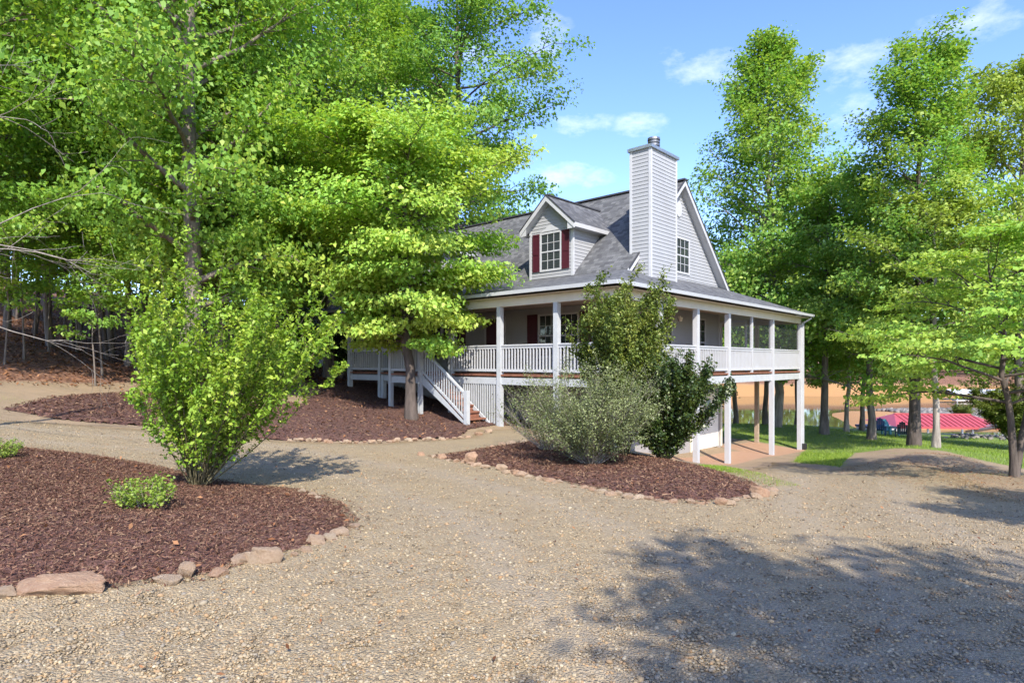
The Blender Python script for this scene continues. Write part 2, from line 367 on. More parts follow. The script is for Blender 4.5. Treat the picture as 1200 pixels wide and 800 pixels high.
def vnoise(X, Y, s=1.0, seed=0.0):
    """cheap smooth pseudo noise, about -1..1"""
    X = np.asarray(X) * s + seed; Y = np.asarray(Y) * s - seed * 1.7
    return (np.sin(X * 1.7 + 1.3 * np.sin(Y * 1.1 + seed)) + np.sin(Y * 2.3 + 1.7 * np.sin(X * 0.9)) + np.sin((X + Y) * 3.1 + 2 * np.sin((X - Y) * 1.6)) * 0.6 + np.sin(X * 5.3 - Y * 4.1) * 0.35) / 2.95
def G(X, Y):
    X = np.asarray(X, dtype=float); Y = np.asarray(Y, dtype=float); shp = X.shape
    x = X.ravel(); y = Y.ravel(); out = np.zeros(len(x))
    for i in range(0, len(x), 20000):
        xx = np.clip(x[i:i + 20000], -46, 46); yy = np.clip(y[i:i + 20000], -10, 76)
        d2 = ((xx[:, None] - CP[None, :, 0]) / _S) ** 2 + ((yy[:, None] - CP[None, :, 1]) / _S) ** 2
        out[i:i + 20000] = _tps(d2) @ _w[:_n] + _w[_n] + _w[_n + 1] * xx / _S + _w[_n + 2] * yy / _S
    # shore: beyond the lawn the land drops to the lake bed, right of the house
    land = np.clip(out, -4.2, 9)
    lakeside = sstep(-6, 10, x + 0.12 * (y - 50))
    bed = -6.2 + 0.12 * vnoise(x, y, 0.1)
    # sandy spit and rocky point on the right
    spit = sstep(33, 40, x - 0.35 * (y - 66)) * sstep(61, 67, y) * (1 - sstep(82, 96, y + vnoise(x, y, 0.08, 2) * 3))
    bed = bed + spit * 1.55
    t = sstep(44.5, 55.5, y + 1.2 * vnoise(x, y, 0.15, 3)) * lakeside
    o = land * (1 - t) + bed * t
    # far shore
    fs = sstep(122, 136, y + 4 * vnoise(x, y, 0.03, 5) - 0.05 * x)
    far = -5.6 + 4.0 * sstep(120, 134, y + 4 * vnoise(x, y, 0.03, 5) - 0.05 * x) + 5.0 * sstep(134, 260, y)
    o = np.where(y > 100, o * (1 - fs) + far * fs, o)
    return o.reshape(shp)
def g1(X, Y): return float(G(np.array([X]), np.array([Y]))[0])
_YS = np.concatenate([np.arange(2.5, 40, 0.05), np.arange(40, 160, 0.3)])
def PX(px, py):
    X = (px - CX) / F * _YS; z = EYE - (py - HY) / F * _YS
    hit = np.nonzero(z < G(X, _YS))[0]
    k = hit[0] if len(hit) else len(_YS) - 1
    return (float(X[k]), float(_YS[k]))
def inpoly(X, Y, poly):
    res = np.zeros(X.shape, bool); n = len(poly)
    for i in range(n):
        x0, y0 = poly[i]; x1, y1 = poly[(i + 1) % n]
        c = ((y0 > Y) != (y1 > Y)); xi = (x1 - x0) * (Y - y0) / ((y1 - y0) if y1 != y0 else 1e-9) + x0
        res ^= c & (X < xi)
    return res
def pdist(X, Y, poly):
    d = np.full(X.shape, 1e9); n = len(poly)
    for i in range(n):
        x0, y0 = poly[i]; x1, y1 = poly[(i + 1) % n]; dx, dy = x1 - x0, y1 - y0; L = dx * dx + dy * dy + 1e-9
        t = np.clip(((X - x0) * dx + (Y - y0) * dy) / L, 0, 1)
        d = np.minimum(d, np.hypot(X - x0 - t * dx, Y - y0 - t * dy))
    return d
def sdist(X, Y, poly): return np.where(inpoly(X, Y, poly), 1, -1) * pdist(X, Y, poly)

def graded(lo, flo, fhi, hi, step, grow=1.12):
    a = list(np.arange(flo, fhi, step)); s = step; x = a[-1]; up = []
    while x < hi: s *= grow; x += s; up.append(x)
    s = step; x = flo; dn = []
    while x > lo: s *= grow; x -= s; dn.append(x)
    return np.array(dn[::-1] + a + up)
xs = graded(-420, -16, 26, 420, 0.3); ys = graded(-60, -4, 34, 420, 0.3, 1.08)
GX, GY = np.meshgrid(xs, ys); GZ = G(GX, GY)
HO = np.array([2.75, 16.8]); HD = np.array([0.678, 0.735]); HD /= np.linalg.norm(HD); HW = np.array([-HD[1], HD[0]])
def hl(s, t): p = HO + s * HD + t * HW; return (float(p[0]), float(p[1]))
lawn = [PX(1000, 531), PX(1050, 525), PX(1110, 529), PX(1160, 541), PX(1230, 556), (30, 12), (80, 30), (80, 60), (-2, 62), (-1, 44), hl(15.9, 7), hl(15.6, -0.1), PX(930, 541), PX(985, 548)]
strip = [PX(818, 546), PX(850, 556), PX(905, 573), PX(940, 572), PX(900, 560), PX(850, 548)]
forestp = [PX(-40, 446), PX(80, 449), PX(170, 447), PX(250, 445), PX(330, 448), PX(400, 450), hl(4, 13.5), hl(14, 14), (0, 60), (0, 150), (-200, 150), (-400, 60), (-400, -60), (-20, -60), (-17, 6)]
slab = [hl(2.0, -0.3), hl(15.4, -0.3), hl(15.4, 2.2), hl(11.3, 2.2), hl(11.3, 1.0), hl(2, 1.6)]
fl = lambda p, w: sstep(-w, w, sdist(GX, GY, p)).ravel()
a_grass = np.maximum(fl(lawn, 1.0), fl(strip, 0.35)); a_forest = np.maximum(fl(forestp, 1.5), ((GY > 139) * 1.0).ravel())
a_sand = (sstep(-3.2, -4.0, GZ) * (GY > 40)).ravel(); a_slab = fl(slab, 0.3)
nx, ny = len(xs), len(ys)
idx = np.arange(nx * ny).reshape(ny, nx)
quads = np.stack([idx[:-1, :-1], idx[:-1, 1:], idx[1:, 1:], idx[1:, :-1]], -1).reshape(-1, 4)
ground = mobj('ground', np_mesh('ground', np.stack([GX.ravel(), GY.ravel(), GZ.ravel()], -1), quads, M['ground'],
              {'grass': a_grass, 'forest': a_forest, 'sand': a_sand, 'slab': a_slab}, True)); tag(ground, kind='structure')

me = bpy.data.meshes.new('lake'); me.from_pydata([(-400, 40, LAKE), (420, 40, LAKE), (420, 160, LAKE), (-400, 160, LAKE)], [], [(0, 1, 2, 3)]); me.materials.append(M['water'])
tag(mobj('lake', me), kind='structure')

def track(X, Y):
    out = np.zeros(len(X))
    for line in ([PX(-40, 505), PX(300, 530), PX(470, 560), (0.3, 6.8), (1.6, 2.5), (1.8, -8)], [PX(930, 553), PX(1000, 562), (4.6, 8.5), (3.4, 4), (3.0, -8)]):
        d = np.full(len(X), 1e9)
        for a, b in zip(line[:-1], line[1:]): d = np.minimum(d, pdist(X, Y, [a, b]))
        d = d + .12 * vnoise(X, Y, .9, 2); out = np.maximum(out, np.exp(-((d - .75) / .24) ** 2))
    return out
def sheet(name, poly, mat, cell, base, rise, riseW, rough=0.012, wob=0.12, kind='structure'):
    p = np.array(poly); x0, y0 = p.min(0) - 0.3; x1, y1 = p.max(0) + 0.3
    xx = np.arange(x0, x1, cell); yy = np.arange(y0, y1, cell); X, Y = np.meshgrid(xx, yy)
    d = sdist(X, Y, poly) + wob * vnoise(X, Y, 1.6, 4) + wob * 0.5 * vnoise(X, Y, 6.0, 9) + rng.normal(0, wob * 0.12, X.shape)
    Z = G(X, Y) + base * sstep(-.02, .14, d) - .02 * (1 - sstep(-.02, .1, d)) + rise * sstep(0, riseW, d) + rough * vnoise(X, Y, 7, 2) * sstep(0, .3, d) + rng.normal(0, rough * 0.35, X.shape)
    ok = d > 0; n_ = X.shape[1]; ii = np.arange(X.size).reshape(X.shape)
    q = np.stack([ii[:-1, :-1], ii[:-1, 1:], ii[1:, 1:], ii[1:, :-1]], -1).reshape(-1, 4)
    q = q[ok.ravel()[q].all(1)]
    used = np.unique(q); remap = np.zeros(X.size, int); remap[used] = np.arange(len(used))
    V = np.stack([X.ravel(), Y.ravel(), Z.ravel()], -1)[used]
    o = mobj(name, np_mesh(name, V, remap[q], mat, {'edge': sstep(0, 1.0, d).ravel()[used], 'track': track(X.ravel()[used], Y.ravel()[used])}, True)); tag(o, kind=kind)
    return o

drive = [PX(x, y) for x, y in ((-60, 489), (60, 496), (150, 502), (250, 508), (340, 518), (440, 519), (540, 514), (556, 504), (600, 503), (650, 508), (720, 522), (815, 548), (850, 553), (872, 551), (905, 541), (930, 544), (965, 552), (1000, 545), (1050, 538), (1100, 548), (1150, 568), (1200, 588))] + [(11, 7), (14, 2), (10, -9), (-7, -9), (-9, 3)] + [PX(-60, 560)]
sheet('gravel_driveway', drive, M['gravel'], 0.09, 0.016, 0.02, 0.6, 0.010, 0.16)
bed1 = [PX(x, y) for x, y in ((-70, 716), (0, 702), (60, 700), (140, 697), (190, 690), (260, 676), (330, 655), (400, 634), (422, 614), (400, 592), (350, 577), (280, 570), (230, 560), (170, 546), (100, 535), (30, 528), (-70, 522))]
bed2 = [PX(x, y) for x, y in ((500, 537), (560, 546), (620, 560), (700, 577), (780, 591), (850, 592), (903, 580), (880, 566), (822, 549), (780, 541), (720, 530), (650, 516), (610, 520), (560, 528))]
bed3 = [PX(x, y) for x, y in ((262, 511), (325, 517), (380, 518), (440, 518), (540, 513), (550, 504))] + [hl(0.2, 4.4), hl(3.2, 4.4), hl(3.2, 14), hl(-1.5, 15.2), PX(375, 458), PX(350, 474), PX(262, 466)]
bed4 = [PX(x, y) for x, y in ((2, 480), (60, 466), (150, 460), (246, 464), (248, 503), (150, 499), (60, 492))]
BEDS = [(bed1, 0.06), (bed2, 0.06), (bed3, 0.08), (bed4, 0.09)]
for k, (bp, c) in enumerate(BEDS):
    sheet('mulch_bed', bp, M['mulch'], c, 0.035, 0.05, 0.5, 0.016, 0.10)

def topz(X, Y):  # surface height with beds and gravel
    X = np.asarray(X, float); Y = np.asarray(Y, float); z = G(X, Y)
    z = z + np.where(sdist(X, Y, drive) > 0, 0.036, 0)
    for bp, _ in BEDS: z = np.where(sdist(X, Y, bp) > 0, G(X, Y) + 0.035 + 0.05 * sstep(0, 0.5, sdist(X, Y, bp)), z)
    return z
def topz1(x, y): return float(topz(np.array([x]), np.array([y]))[0])

# ------------------------------------------------------------------ scatter (stuff)
def rot_mats(n, tilt):
    a = rng.uniform(0, 2 * np.pi, n); b = rng.normal(0, tilt, n); c = rng.normal(0, tilt, n)
    ca, sa, cb, sb, cc, sc = np.cos(a), np.sin(a), np.cos(b), np.sin(b), np.cos(c), np.sin(c)
    Rz = np.zeros((n, 3, 3)); Rz[:, 0, 0] = ca; Rz[:, 0, 1] = -sa; Rz[:, 1, 0] = sa; Rz[:, 1, 1] = ca; Rz[:, 2, 2] = 1
    Rx = np.zeros((n, 3, 3)); Rx[:, 0, 0] = 1; Rx[:, 1, 1] = cb; Rx[:, 1, 2] = -sb; Rx[:, 2, 1] = sb; Rx[:, 2, 2] = cb
    Ry = np.zeros((n, 3, 3)); Ry[:, 1, 1] = 1; Ry[:, 0, 0] = cc; Ry[:, 0, 2] = sc; Ry[:, 2, 0] = -sc; Ry[:, 2, 2] = cc
    return Rz @ Rx @ Ry
_t = (1 + 5 ** .5) / 2
ICO = np.array([(-1, _t, 0), (1, _t, 0), (-1, -_t, 0), (1, -_t, 0), (0, -1, _t), (0, 1, _t), (0, -1, -_t), (0, 1, -_t), (_t, 0, -1), (_t, 0, 1), (-_t, 0, -1), (-_t, 0, 1)]) / math.hypot(1, _t)
ICOF = np.array([(0, 11, 5), (0, 5, 1), (0, 1, 7), (0, 7, 10), (0, 10, 11), (1, 5, 9), (5, 11, 4), (11, 10, 2), (10, 7, 6), (7, 1, 8), (3, 9, 4), (3, 4, 2), (3, 2, 6), (3, 6, 8), (3, 8, 9), (4, 9, 5), (2, 4, 11), (6, 2, 10), (8, 6, 7), (9, 8, 1)])
def scatter(name, base, faces, X, Y, Z, S, tilt, mat, jitter=0.0, smooth=False):
    n = len(X); V = base[None] * S[:, None, :]
    if jitter: V = V * (1 + rng.uniform(-jitter, jitter, (n, len(base), 1)))
    V = np.einsum('nij,nkj->nki', rot_mats(n, tilt), V) + np.stack([X, Y, Z], -1)[:, None, :]
    Fc = faces[None] + (np.arange(n) * len(base))[:, None, None]
    o = mobj(name, np_mesh(name, V.reshape(-1, 3), Fc.reshape(-1, faces.shape[1]), mat, {'rnd': np.repeat(rng.random(n), len(base))}, smooth))
    tag(o, kind='stuff'); return o
def rand_in(poly, n, pw=None):
    p = np.array(poly); x0, y0 = p.min(0); x1, y1 = p.max(0); X = np.zeros(0); Y = np.zeros(0)
    while len(X) < n:
        a = rng.uniform(x0, x1, n * 2); b = rng.uniform(y0, y1, n * 2); k = inpoly(a, b, poly); X = np.append(X, a[k]); Y = np.append(Y, b[k])
    return X[:n], Y[:n]

# gravel pebbles near the camera, density falling with distance
n = 95000
yy = 3.0 + 10.0 * rng.random(n) ** 1.7; xx = rng.uniform(-0.9, 0.9, n) * (yy + 0.3)
k = (sdist(xx, yy, drive) > -0.1) & (sdist(xx, yy, bed1) < 0.05) & (sdist(xx, yy, bed2) < 0.05); xx, yy = xx[k], yy[k]
r = rng.lognormal(math.log(0.0066), 0.36, len(xx)).clip(0.003, 0.018)
S = np.stack([r * rng.uniform(.8, 1.5, len(r)), r, r * rng.uniform(.45, .85, len(r))], -1)
scatter('gravel_pebbles', ICO, ICOF, xx, yy, topz(xx, yy) + r * 0.2, S, 0.25, M['pebble'], 0.18)

n = 2600
yy = 3.0 + 11.0 * rng.random(n) ** 1.5; xx = rng.uniform(-0.9, 0.9, n) * (yy + 0.3)
k = (sdist(xx, yy, drive) > 0) & (sdist(xx, yy, bed1) < 0) & (sdist(xx, yy, bed2) < 0) & (vnoise(xx, yy, 1.1, 3) > 0.1); xx, yy = xx[k], yy[k]
r = rng.lognormal(math.log(0.013), 0.3, len(xx)).clip(0.008, 0.03)
scatter('loose_stones', ICO, ICOF, xx, yy, topz(xx, yy) + r * 0.25, np.stack([r * rng.uniform(.9, 1.5, len(r)), r, r * rng.uniform(.5, .8, len(r))], -1), 0.3, M['pebble'], 0.2)
CHIP = np.array([(-1, -1, 0), (1, -.8, 0), (1, .8, 0.25), (-1, 1, 0.2)]); QF = np.array([(0, 1, 2, 3)])
def chips(poly, n, l0, l1):
    X, Y = rand_in(poly, n); cxy = np.mean(poly, 0); m = n // 14
    ex, ey = rand_in(list(map(tuple, np.array(poly) * 1.07 - cxy * .07)), m); X[:m] = ex; Y[:m] = ey; L = rng.uniform(l0, l1, n)
    scatter('mulch_chips', CHIP, QF, X, Y, topz(X, Y) + 0.012 + rng.random(n) * 0.012, np.stack([L, L * rng.uniform(.12, .32, n), L * .3], -1), 0.35, M['chip'])
chips(bed1, 80000, 0.005, 0.022); chips(bed2, 26000, 0.01, 0.034); chips(bed3, 9000, 0.02, 0.05); chips(bed4, 6000, 0.02, 0.05)
LEAFQ = np.array([(-1, 0, 0), (.1, -.75, .25), (1.1, .1, .05), (0, .8, .3)])
# leaf litter
def litter(poly, n, s0, s1, zoff=0.02):
    X, Y = rand_in(poly, n); L = rng.uniform(s0, s1, n)
    scatter('leaf_litter', LEAFQ, QF, X, Y, topz(X, Y) + zoff + rng.random(n) * 0.02, np.stack([L, L * .6, L * .6], -1), 0.4, M['litter'])
litter([PX(-60, 452), PX(100, 455), PX(330, 450), PX(400, 452), (-9, 40), (-34, 40), (-24, 14)], 26000, 0.03, 0.075)
litter(bed3, 500, 0.03, 0.06, 0.03)
litter([(-2, 3), (6, 3), (9, 12), (-6, 12)], 420, 0.01, 0.028, 0.03); litter(bed1, 130, 0.02, 0.045, 0.03)
litter([PX(1000, 548), PX(1060, 533), PX(1110, 531), PX(1200, 560), PX(1200, 585), PX(1100, 560)], 260, 0.012, 0.03)
X, Y = rand_in([PX(1000, 548), PX(1060, 533), PX(1110, 531), PX(1200, 560), PX(1230, 590), PX(1130, 585), PX(980, 556)], 6000); L = rng.uniform(.012, .035, 6000)
scatter('pine_straw', CHIP, QF, X, Y, topz(X, Y) + .015 + rng.random(6000) * .015, np.stack([L, L * .08, L * .2], -1), .3, M['litter'])
# grass blades
BL = np.array([(-.12, 0, 0), (.12, 0, 0), (0.02, .25, 1)]); TF = np.array([(0, 1, 2)])
def blades(poly, n, h0, h1, wob=0.0):
    X, Y = rand_in(poly, n); keep = vnoise(X, Y, 2.2, 6) + rng.normal(0, .5, n) > -0.35 + wob; X, Y = X[keep], Y[keep]; n = len(X); hh = rng.uniform(h0, h1, n)
    scatter('grass_blades', BL, TF, X, Y, G(X, Y) - 0.005, np.stack([hh * .55, hh, hh], -1), 0.3, M['blade'])
blades([PX(1000, 531), PX(1050, 525), PX(1110, 529), PX(1160, 541), PX(1230, 556), (26, 14), (34, 34), (16, 44), (4, 42), hl(15.9, 3), hl(15.6, -0.2), PX(930, 541), PX(985, 548)], 70000, 0.06, 0.14)
blades(strip, 9000, 0.03, 0.09); blades([PX(930, 541), PX(985, 548), PX(1000, 531), PX(940, 530)], 9000, 0.05, 0.12)
for c, rr, nn in (((1015, 541), .9, 700), ((985, 552), .9, 500), ((1055, 531), .8, 600), ((1130, 537), .9, 600), ((1175, 556), .7, 500), ((700, 585), .3, 120), ((960, 575), .5, 160), ((520, 545), .3, 150), ((330, 600), .25, 120), ((20, 470), 0.9, 900), ((150, 715), 0.22, 500), ((240, 705), .25, 300), ((370, 648), .3, 350), ((405, 590), .25, 250), ((440, 612), .2, 150), ((0, 525), 0.3, 400), ((560, 700), .1, 20), ((870, 597), .35, 300)):
    q = PX(*c); blades([(q[0] + rr * math.cos(a) * 1.6, q[1] + rr * math.sin(a) * .5) for a in np.linspace(0, 6.28, 9)[:-1]], nn, 0.012, 0.04, 0.2)

# ------------------------------------------------------------------ house
ZD = 1.38; ZE = 3.95; ZB = 4.87; ZR = 8.68; ZW = 4.95
SB, SR, ST = 3.4, 7.35, 11.3      # break, ridge, rear break
TW = 1.9; TL = 15.3               # gable walls
SF = 3.3; SK = 11.0               # front and rear body walls
house = empty('farmhouse', (HO[0], HO[1], 0), math.atan2(HD[1], HD[0]), 'grey sided farmhouse with wraparound white porch, two dormers and a tall chimney', 'house')
def gz(s, t): p = hl(s, t); return g1(*p)
mb = MB()
def rp(pts, udir):  # roof polygon with metric UVs: u along udir, v up the slope
    P = [Vector(p) for p in pts]; u = Vector(udir).normalized(); nrm = (P[1] - P[0]).cross(P[2] - P[0]).normalized(); v = nrm.cross(u)
    mb.poly(pts, [(p.dot(u), p.dot(v)) for p in P])
rp([(-.4, -.4, ZE), (SB, 1.714, ZB), (SB, 15.6, ZB), (-.4, 15.6, ZE)], (0, 1, 0))
rp([(SB - .02, 1.6, ZB), (SB - .02, 15.6, ZB), (SR, 15.6, ZR), (SR, 1.6, ZR)], (0, 1, 0))
rp([(-.4, -.4, ZE), (15.7, -.4, ZE), (ST, 1.714, ZB), (ST, TW, ZW), (SB, TW, ZW), (SB, 1.714, ZB)], (1, 0, 0))
rp([(15.7, -.4, ZE), (15.7, 15.6, ZE), (ST, 15.6, ZB), (ST, 1.714, ZB)], (0, 1, 0))
rp([(ST + .02, 1.6, ZB), (SR, 1.6, ZR), (SR, 15.6, ZR), (ST + .02, 15.6, ZB)], (0, 1, 0))
roof = mb.build('roof', M['shingle'], house)
mb = MB()  # ridge cap and shingle edges
mb.bar((SR, 1.55), (SR, 15.6), .26, (ZR - .03, ZR + .035))
for sgn, sb in ((1, SB - .02), (-1, ST + .02)):
    for tt in (1.585, 15.6):
        mb.bar((sb, tt), (SR, tt), .05, (ZB - .03, ZB + .03), (ZR - .02, ZR + .03))
mb.build('ridge_cap', M['edge'], roof)
for sb, oth in ((SB - .02, 1), (ST + .02, -1)):
    for tt in (1.60, 15.57):
        mb = MB(); mb.bar((sb - oth * .05, tt), (SR, tt), .035, (ZB - .27, ZB - .033), (ZR - .22, ZR - .023)); mb.build('rake_board', M['white'], roof)
for sb in (SB - .02, ST + .02):
    for a, b in ((1.62, TW), (TL, 15.55)):
        mb = MB(); mb.poly([(sb, a, ZB - .2), (SR, a, ZR - .16), (SR, b, ZR - .16), (sb, b, ZB - .2)]); mb.build('rake_soffit', M['white'], roof)
mb = MB()  # gutters round front, end and rear
for p, q in (((-.46, -.46), (-.46, 15.6)), ((-.46, -.46), (15.76, -.46)), ((15.76, -.46), (15.76, 15.6))):
    mb.bar(p, q, .10, (ZE - .11, ZE - .005))
mb.build('gutter', M['gutter'], house, .015)
mb = MB()  # ceiling and fascia soffit
mb.poly([(-.4, -.4, ZE - .16), (15.7, -.4, ZE - .16), (15.7, TW, ZE - .16), (-.4, TW, ZE - .16)])
mb.poly([(-.4, TW, ZE - .16), (SF, TW, ZE - .16), (SF, 15.6, ZE - .16), (-.4, 15.6, ZE - .16)])
mb.poly([(SK, TW, ZE - .16), (15.7, TW, ZE - .16), (15.7, 15.6, ZE - .16), (SK, 15.6, ZE - .16)])
mb.build('porch_ceiling', M['cream'], house)
mb = MB()
mb.bar((0, -.07), (0, 15.4), .14, (ZE - .42, ZE - .165)); mb.bar((.07, 0), (15.3, 0), .14, (ZE - .42, ZE - .165)); mb.bar((15.3, .07), (15.3, 6.0), .14, (ZE - .42, ZE - .165))
mb.build('porch_header', M['cream'], house)
# walls
Wf = Wall((SF, 0), (0, 1), (-1, 0)); We = Wall((0, TW), (1, 0), (0, -1)); Wk = Wall((SK, 0), (0, 1), (1, 0)); Wl = Wall((0, TL), (1, 0), (0, 1))
mb = MB()
siding(mb, Wf, [(TW, ZD), (TL, ZD), (TL, ZE - .17), (TW, ZE - .17)]); siding(mb, We, [(SF, ZD), (SK, ZD), (SK, ZE - .17), (SF, ZE - .17)]); siding(mb, Wk, [(TW, ZD), (TL, ZD), (TL, ZE - .17), (TW, ZE - .17)])
siding(mb, Wl, [(SF, -.5), (SK, -.5), (SK, ZB - .2), (SR, ZR - .17), (SF, ZB - .2)])
siding(mb, We, [(SB + .0, ZB - .3), (SK + .27, ZB - .3), (SK + .27, ZB - .2), (SR, ZR - .165), (SB + .0, ZB - .2)])
mb.build('siding_wall', M['siding'], house)
mb = MB(); We.box(mb, SF - .02, SF + .1, ZD, ZE - .17, .02, .04); Wf.box(mb, TW - .038, TW + .09, ZD, ZE - .17, .02, .042); mb.build('corner_trim', M['white'], house)
mb = MB(); We.box(mb, SK - .1, SK + .02, ZD, ZE - .17, .02, .04); mb.build('corner_trim', M['white'], house)
mb = MB()
for a in (((SF + .02, TW + .02), (SF + .02, TL)), ((SF + .02, TW + .02), (8.3, TW + .02)), ((10.95, TW + .02), (SK, TW + .02)), ((SK, TW + .02), (SK, TL))): mb.bar(a[0], a[1], .2, (-2.6, ZD))
mb.bar((8.3, TW + .02), (10.95, TW + .02), .2, (.42, ZD))
mb.build('foundation_wall', M['block'], house)

def window(parent, W, a0, a1, z0, z1, cols=3, name='window', part=True):
    f = MB(); w = .07
    for A0, A1, Z0, Z1 in ((a0 - w, a0, z0 - w, z1 + w), (a1, a1 + w, z0 - w, z1 + w), (a0, a1, z1, z1 + w), (a0, a1, z0 - w, z0)): W.box(f, A0, A1, Z0, Z1, .0, .045)
    zm = (z0 + z1) / 2; W.box(f, a0, a1, zm - .025, zm + .025, .0, .036)
    for k in range(1, cols):
        a = a0 + (a1 - a0) * k / cols; W.box(f, a - .01, a + .01, z0, zm - .025, .014, .028); W.box(f, a - .01, a + .01, zm + .025, z1, .014, .028)
    for zz in ((z0 + zm) / 2, (z1 + zm) / 2): W.box(f, a0, a1, zz - .01, zz + .01, .015, .027)
    fo = f.build('window_frame' if not part else 'window', M['white'], parent)
    g = MB(); g.poly([W.P(a0, z0, .02), W.P(a1, z0, .02), W.P(a1, z1, .02), W.P(a0, z1, .02)]); g.build('window_pane' if not part else 'pane', M['glass'], parent if not part else fo)
    return fo
def shutter(parent, W, a0, a1, z0, z1):
    f = MB(); W.box(f, a0, a1, z0, z1, .018, .04)
    e = .045; zm = z0 + (z1 - z0) * .48
    for A0, A1, Z0, Z1 in ((a0, a0 + e, z0, z1), (a1 - e, a1, z0, z1), (a0 + e, a1 - e, z0, z0 + .07), (a0 + e, a1 - e, z1 - .07, z1), (a0 + e, a1 - e, zm - .04, zm + .04)): W.box(f, A0, A1, Z0, Z1, .04, .055)
    f.build('shutter', M['shutter'], parent)
for c in (4.02, 4.95, 10.4, 11.35): window(house, Wf, c - .4, c + .4, ZD + .62, ZD + 2.1)
for a in ((3.02, 3.5), (5.48, 5.96), (9.4, 9.88), (11.86, 12.34)): shutter(house, Wf, a[0], a[1], ZD + .55, ZD + 2.17)
d = MB(); Wf.box(d, 7.2, 8.15, ZD + .02, ZD + 2.1, .02, .05); do = d.build('front_door', M['shutter'], house)
d = MB(); Wf.box(d, 7.1, 7.2, ZD, ZD + 2.2, .02, .06); Wf.box(d, 8.15, 8.25, ZD, ZD + 2.2, .02, .06); Wf.box(d, 7.2, 8.15, ZD + 2.1, ZD + 2.2, .02, .06); d.build('door_frame', M['white'], do)
window(house, We, 8.9, 9.6, ZD + .3, ZD + 2.1, 2); window(house, We, 6.0, 6.8, ZD + .6, ZD + 2.1)
window(house, We, 7.2, 8.2, 5.25, 6.5)
mb = MB(); n = 18
mb.poly([We.P(7.38 + .22 * math.cos(2 * math.pi * k / n), 7.62 + .30 * math.sin(2 * math.pi * k / n), .05) for k in range(n)])
for k in range(n):
    a, b = 2 * math.pi * k / n, 2 * math.pi * (k + 1) / n
    mb.poly([We.P(7.38 + .22 * math.cos(x), 7.62 + .30 * math.sin(x), o) for x, o in ((a, 0), (b, 0), (b, .05), (a, .05))])
mb.build('gable_vent', M['white'], house)
mb = MB(); mb.cyl((7.4, TW - .09), .06, .09, ZD + 1.95, ZD + 2.1, 12); mb.box(7.36, TW - .09, ZD + 2.1, 7.44, TW, ZD + 2.16); mb.build('porch_light', M['lamp'], house)
# deck floor
mb = MB()
mb.box(-.06, -.06, ZD - .05, SF, 12.95, ZD); mb.box(SF, -.06, ZD - .05, 15.36, TW - .003, ZD); mb.box(SK + .003, TW, ZD - .05, 15.36, 6.0, ZD); mb.box(-1.2, 6.8, ZD - .05, -.063, 8.6, ZD)
mb.build('deck_floor', M['deckwood'], house)
mb = MB()
mb.bar((.0, .0), (.0, 12.9), .05, (ZD - .32, ZD - .1)); mb.bar((.0, .0), (15.3, .0), .05, (ZD - .36, ZD - .1)); mb.bar((15.3, 0), (15.3, 6), .05, (ZD - .36, ZD - .1))
mb.bar((-1.15, 6.85), (-1.15, 8.55), .05, (ZD - .32, ZD - .1)); mb.bar((-1.15, 8.55), (0, 8.55), .05, (ZD - .32, ZD - .1)); mb.bar((.0, 12.9), (3.2, 12.9), .05, (ZD - .32, ZD - .1))
mb.build('rim_beam', M['oldwhite'], house)
mb = MB()
for k in range(1, 26): mb.box(k * .6, .05, ZD - .3, k * .6 + .04, TW - .1, ZD - .055)
mb.build('deck_joists', M['rawwood'], house)
# posts
def post(s, t, z0, z1, w=.15, mat='white', name='porch_post'):
    m_ = MB(); m_.box(s - w / 2, t - w / 2, z0, s + w / 2, t + w / 2, z1); return m_.build(name, M[mat], house, .01)
front_t = [0, 1.94, 4.26, 6.6, 8.75, 10.75, 12.9]; end_s = [2.55, 5.0, 7.5, 11.84, 15.3]
for t in front_t: post(0, t, gz(0, t) - .25, ZE - .42, .16, 'oldwhite')
for s in end_s: post(s, 0, gz(s, 0) - .25, ZE - .42, .17)
post(15.3, 1.94, gz(15.3, 1.94) - .25, ZE - .42, .17, 'rawwood'); post(15.3, 6, gz(15.3, 6) - .25, ZE - .42, .17, 'rawwood'); post(SK + .2, 5.9, ZD, ZE - .17, .12)
post(9.7, 0, ZD, ZE - .42, .1)
for t in (10.57,): post(0.02, t, gz(0, t) - .25, ZD - .1, .15, 'oldwhite')
for t in (6.86, 8.5): post(-1.15, t, gz(-1.15, t) - .25, ZD + 1.02, .13, 'oldwhite')
# railings
NB = [0]
def railing(p, q, mat, zb=ZD, n_ind=True, back=None):
    r_ = MB(); r_.bar(p, q, .1, (zb + .90, zb + .945)); r_.bar(p, q, .045, (zb + .82, zb + .90))
    ro = r_.build('railing', M[mat], house); r_ = MB(); r_.bar(p, q, .06, (zb + .09, zb + .17)); r_.build('bottom_rail', M[mat], ro)
    L = math.hypot(q[0] - p[0], q[1] - p[1]); nb = int(L / .125); rest = MB()
    for k in range(nb):
        u = (k + .5) / nb; c = (p[0] + (q[0] - p[0]) * u, p[1] + (q[1] - p[1]) * u)
        b_ = MB() if (n_ind and NB[0] < 100) else rest
        b_.box(c[0] - .018, c[1] - .018, zb + .17, c[0] + .018, c[1] + .018, zb + .82)
        if b_ is not rest: b_.build('baluster', M[mat], ro); NB[0] += 1
    if rest.v: tag(rest.build('balusters', M[mat], ro), kind='stuff')
    if back:
        s_ = MB(); s_.poly([(p[0], p[1] + .05, zb + .1), (q[0], q[1] + .05, zb + .1), (q[0], q[1] + .05, zb + .9), (p[0], p[1] + .05, zb + .9)]); s_.build('rail_screen', M['screen2'], ro)
e_ = .08
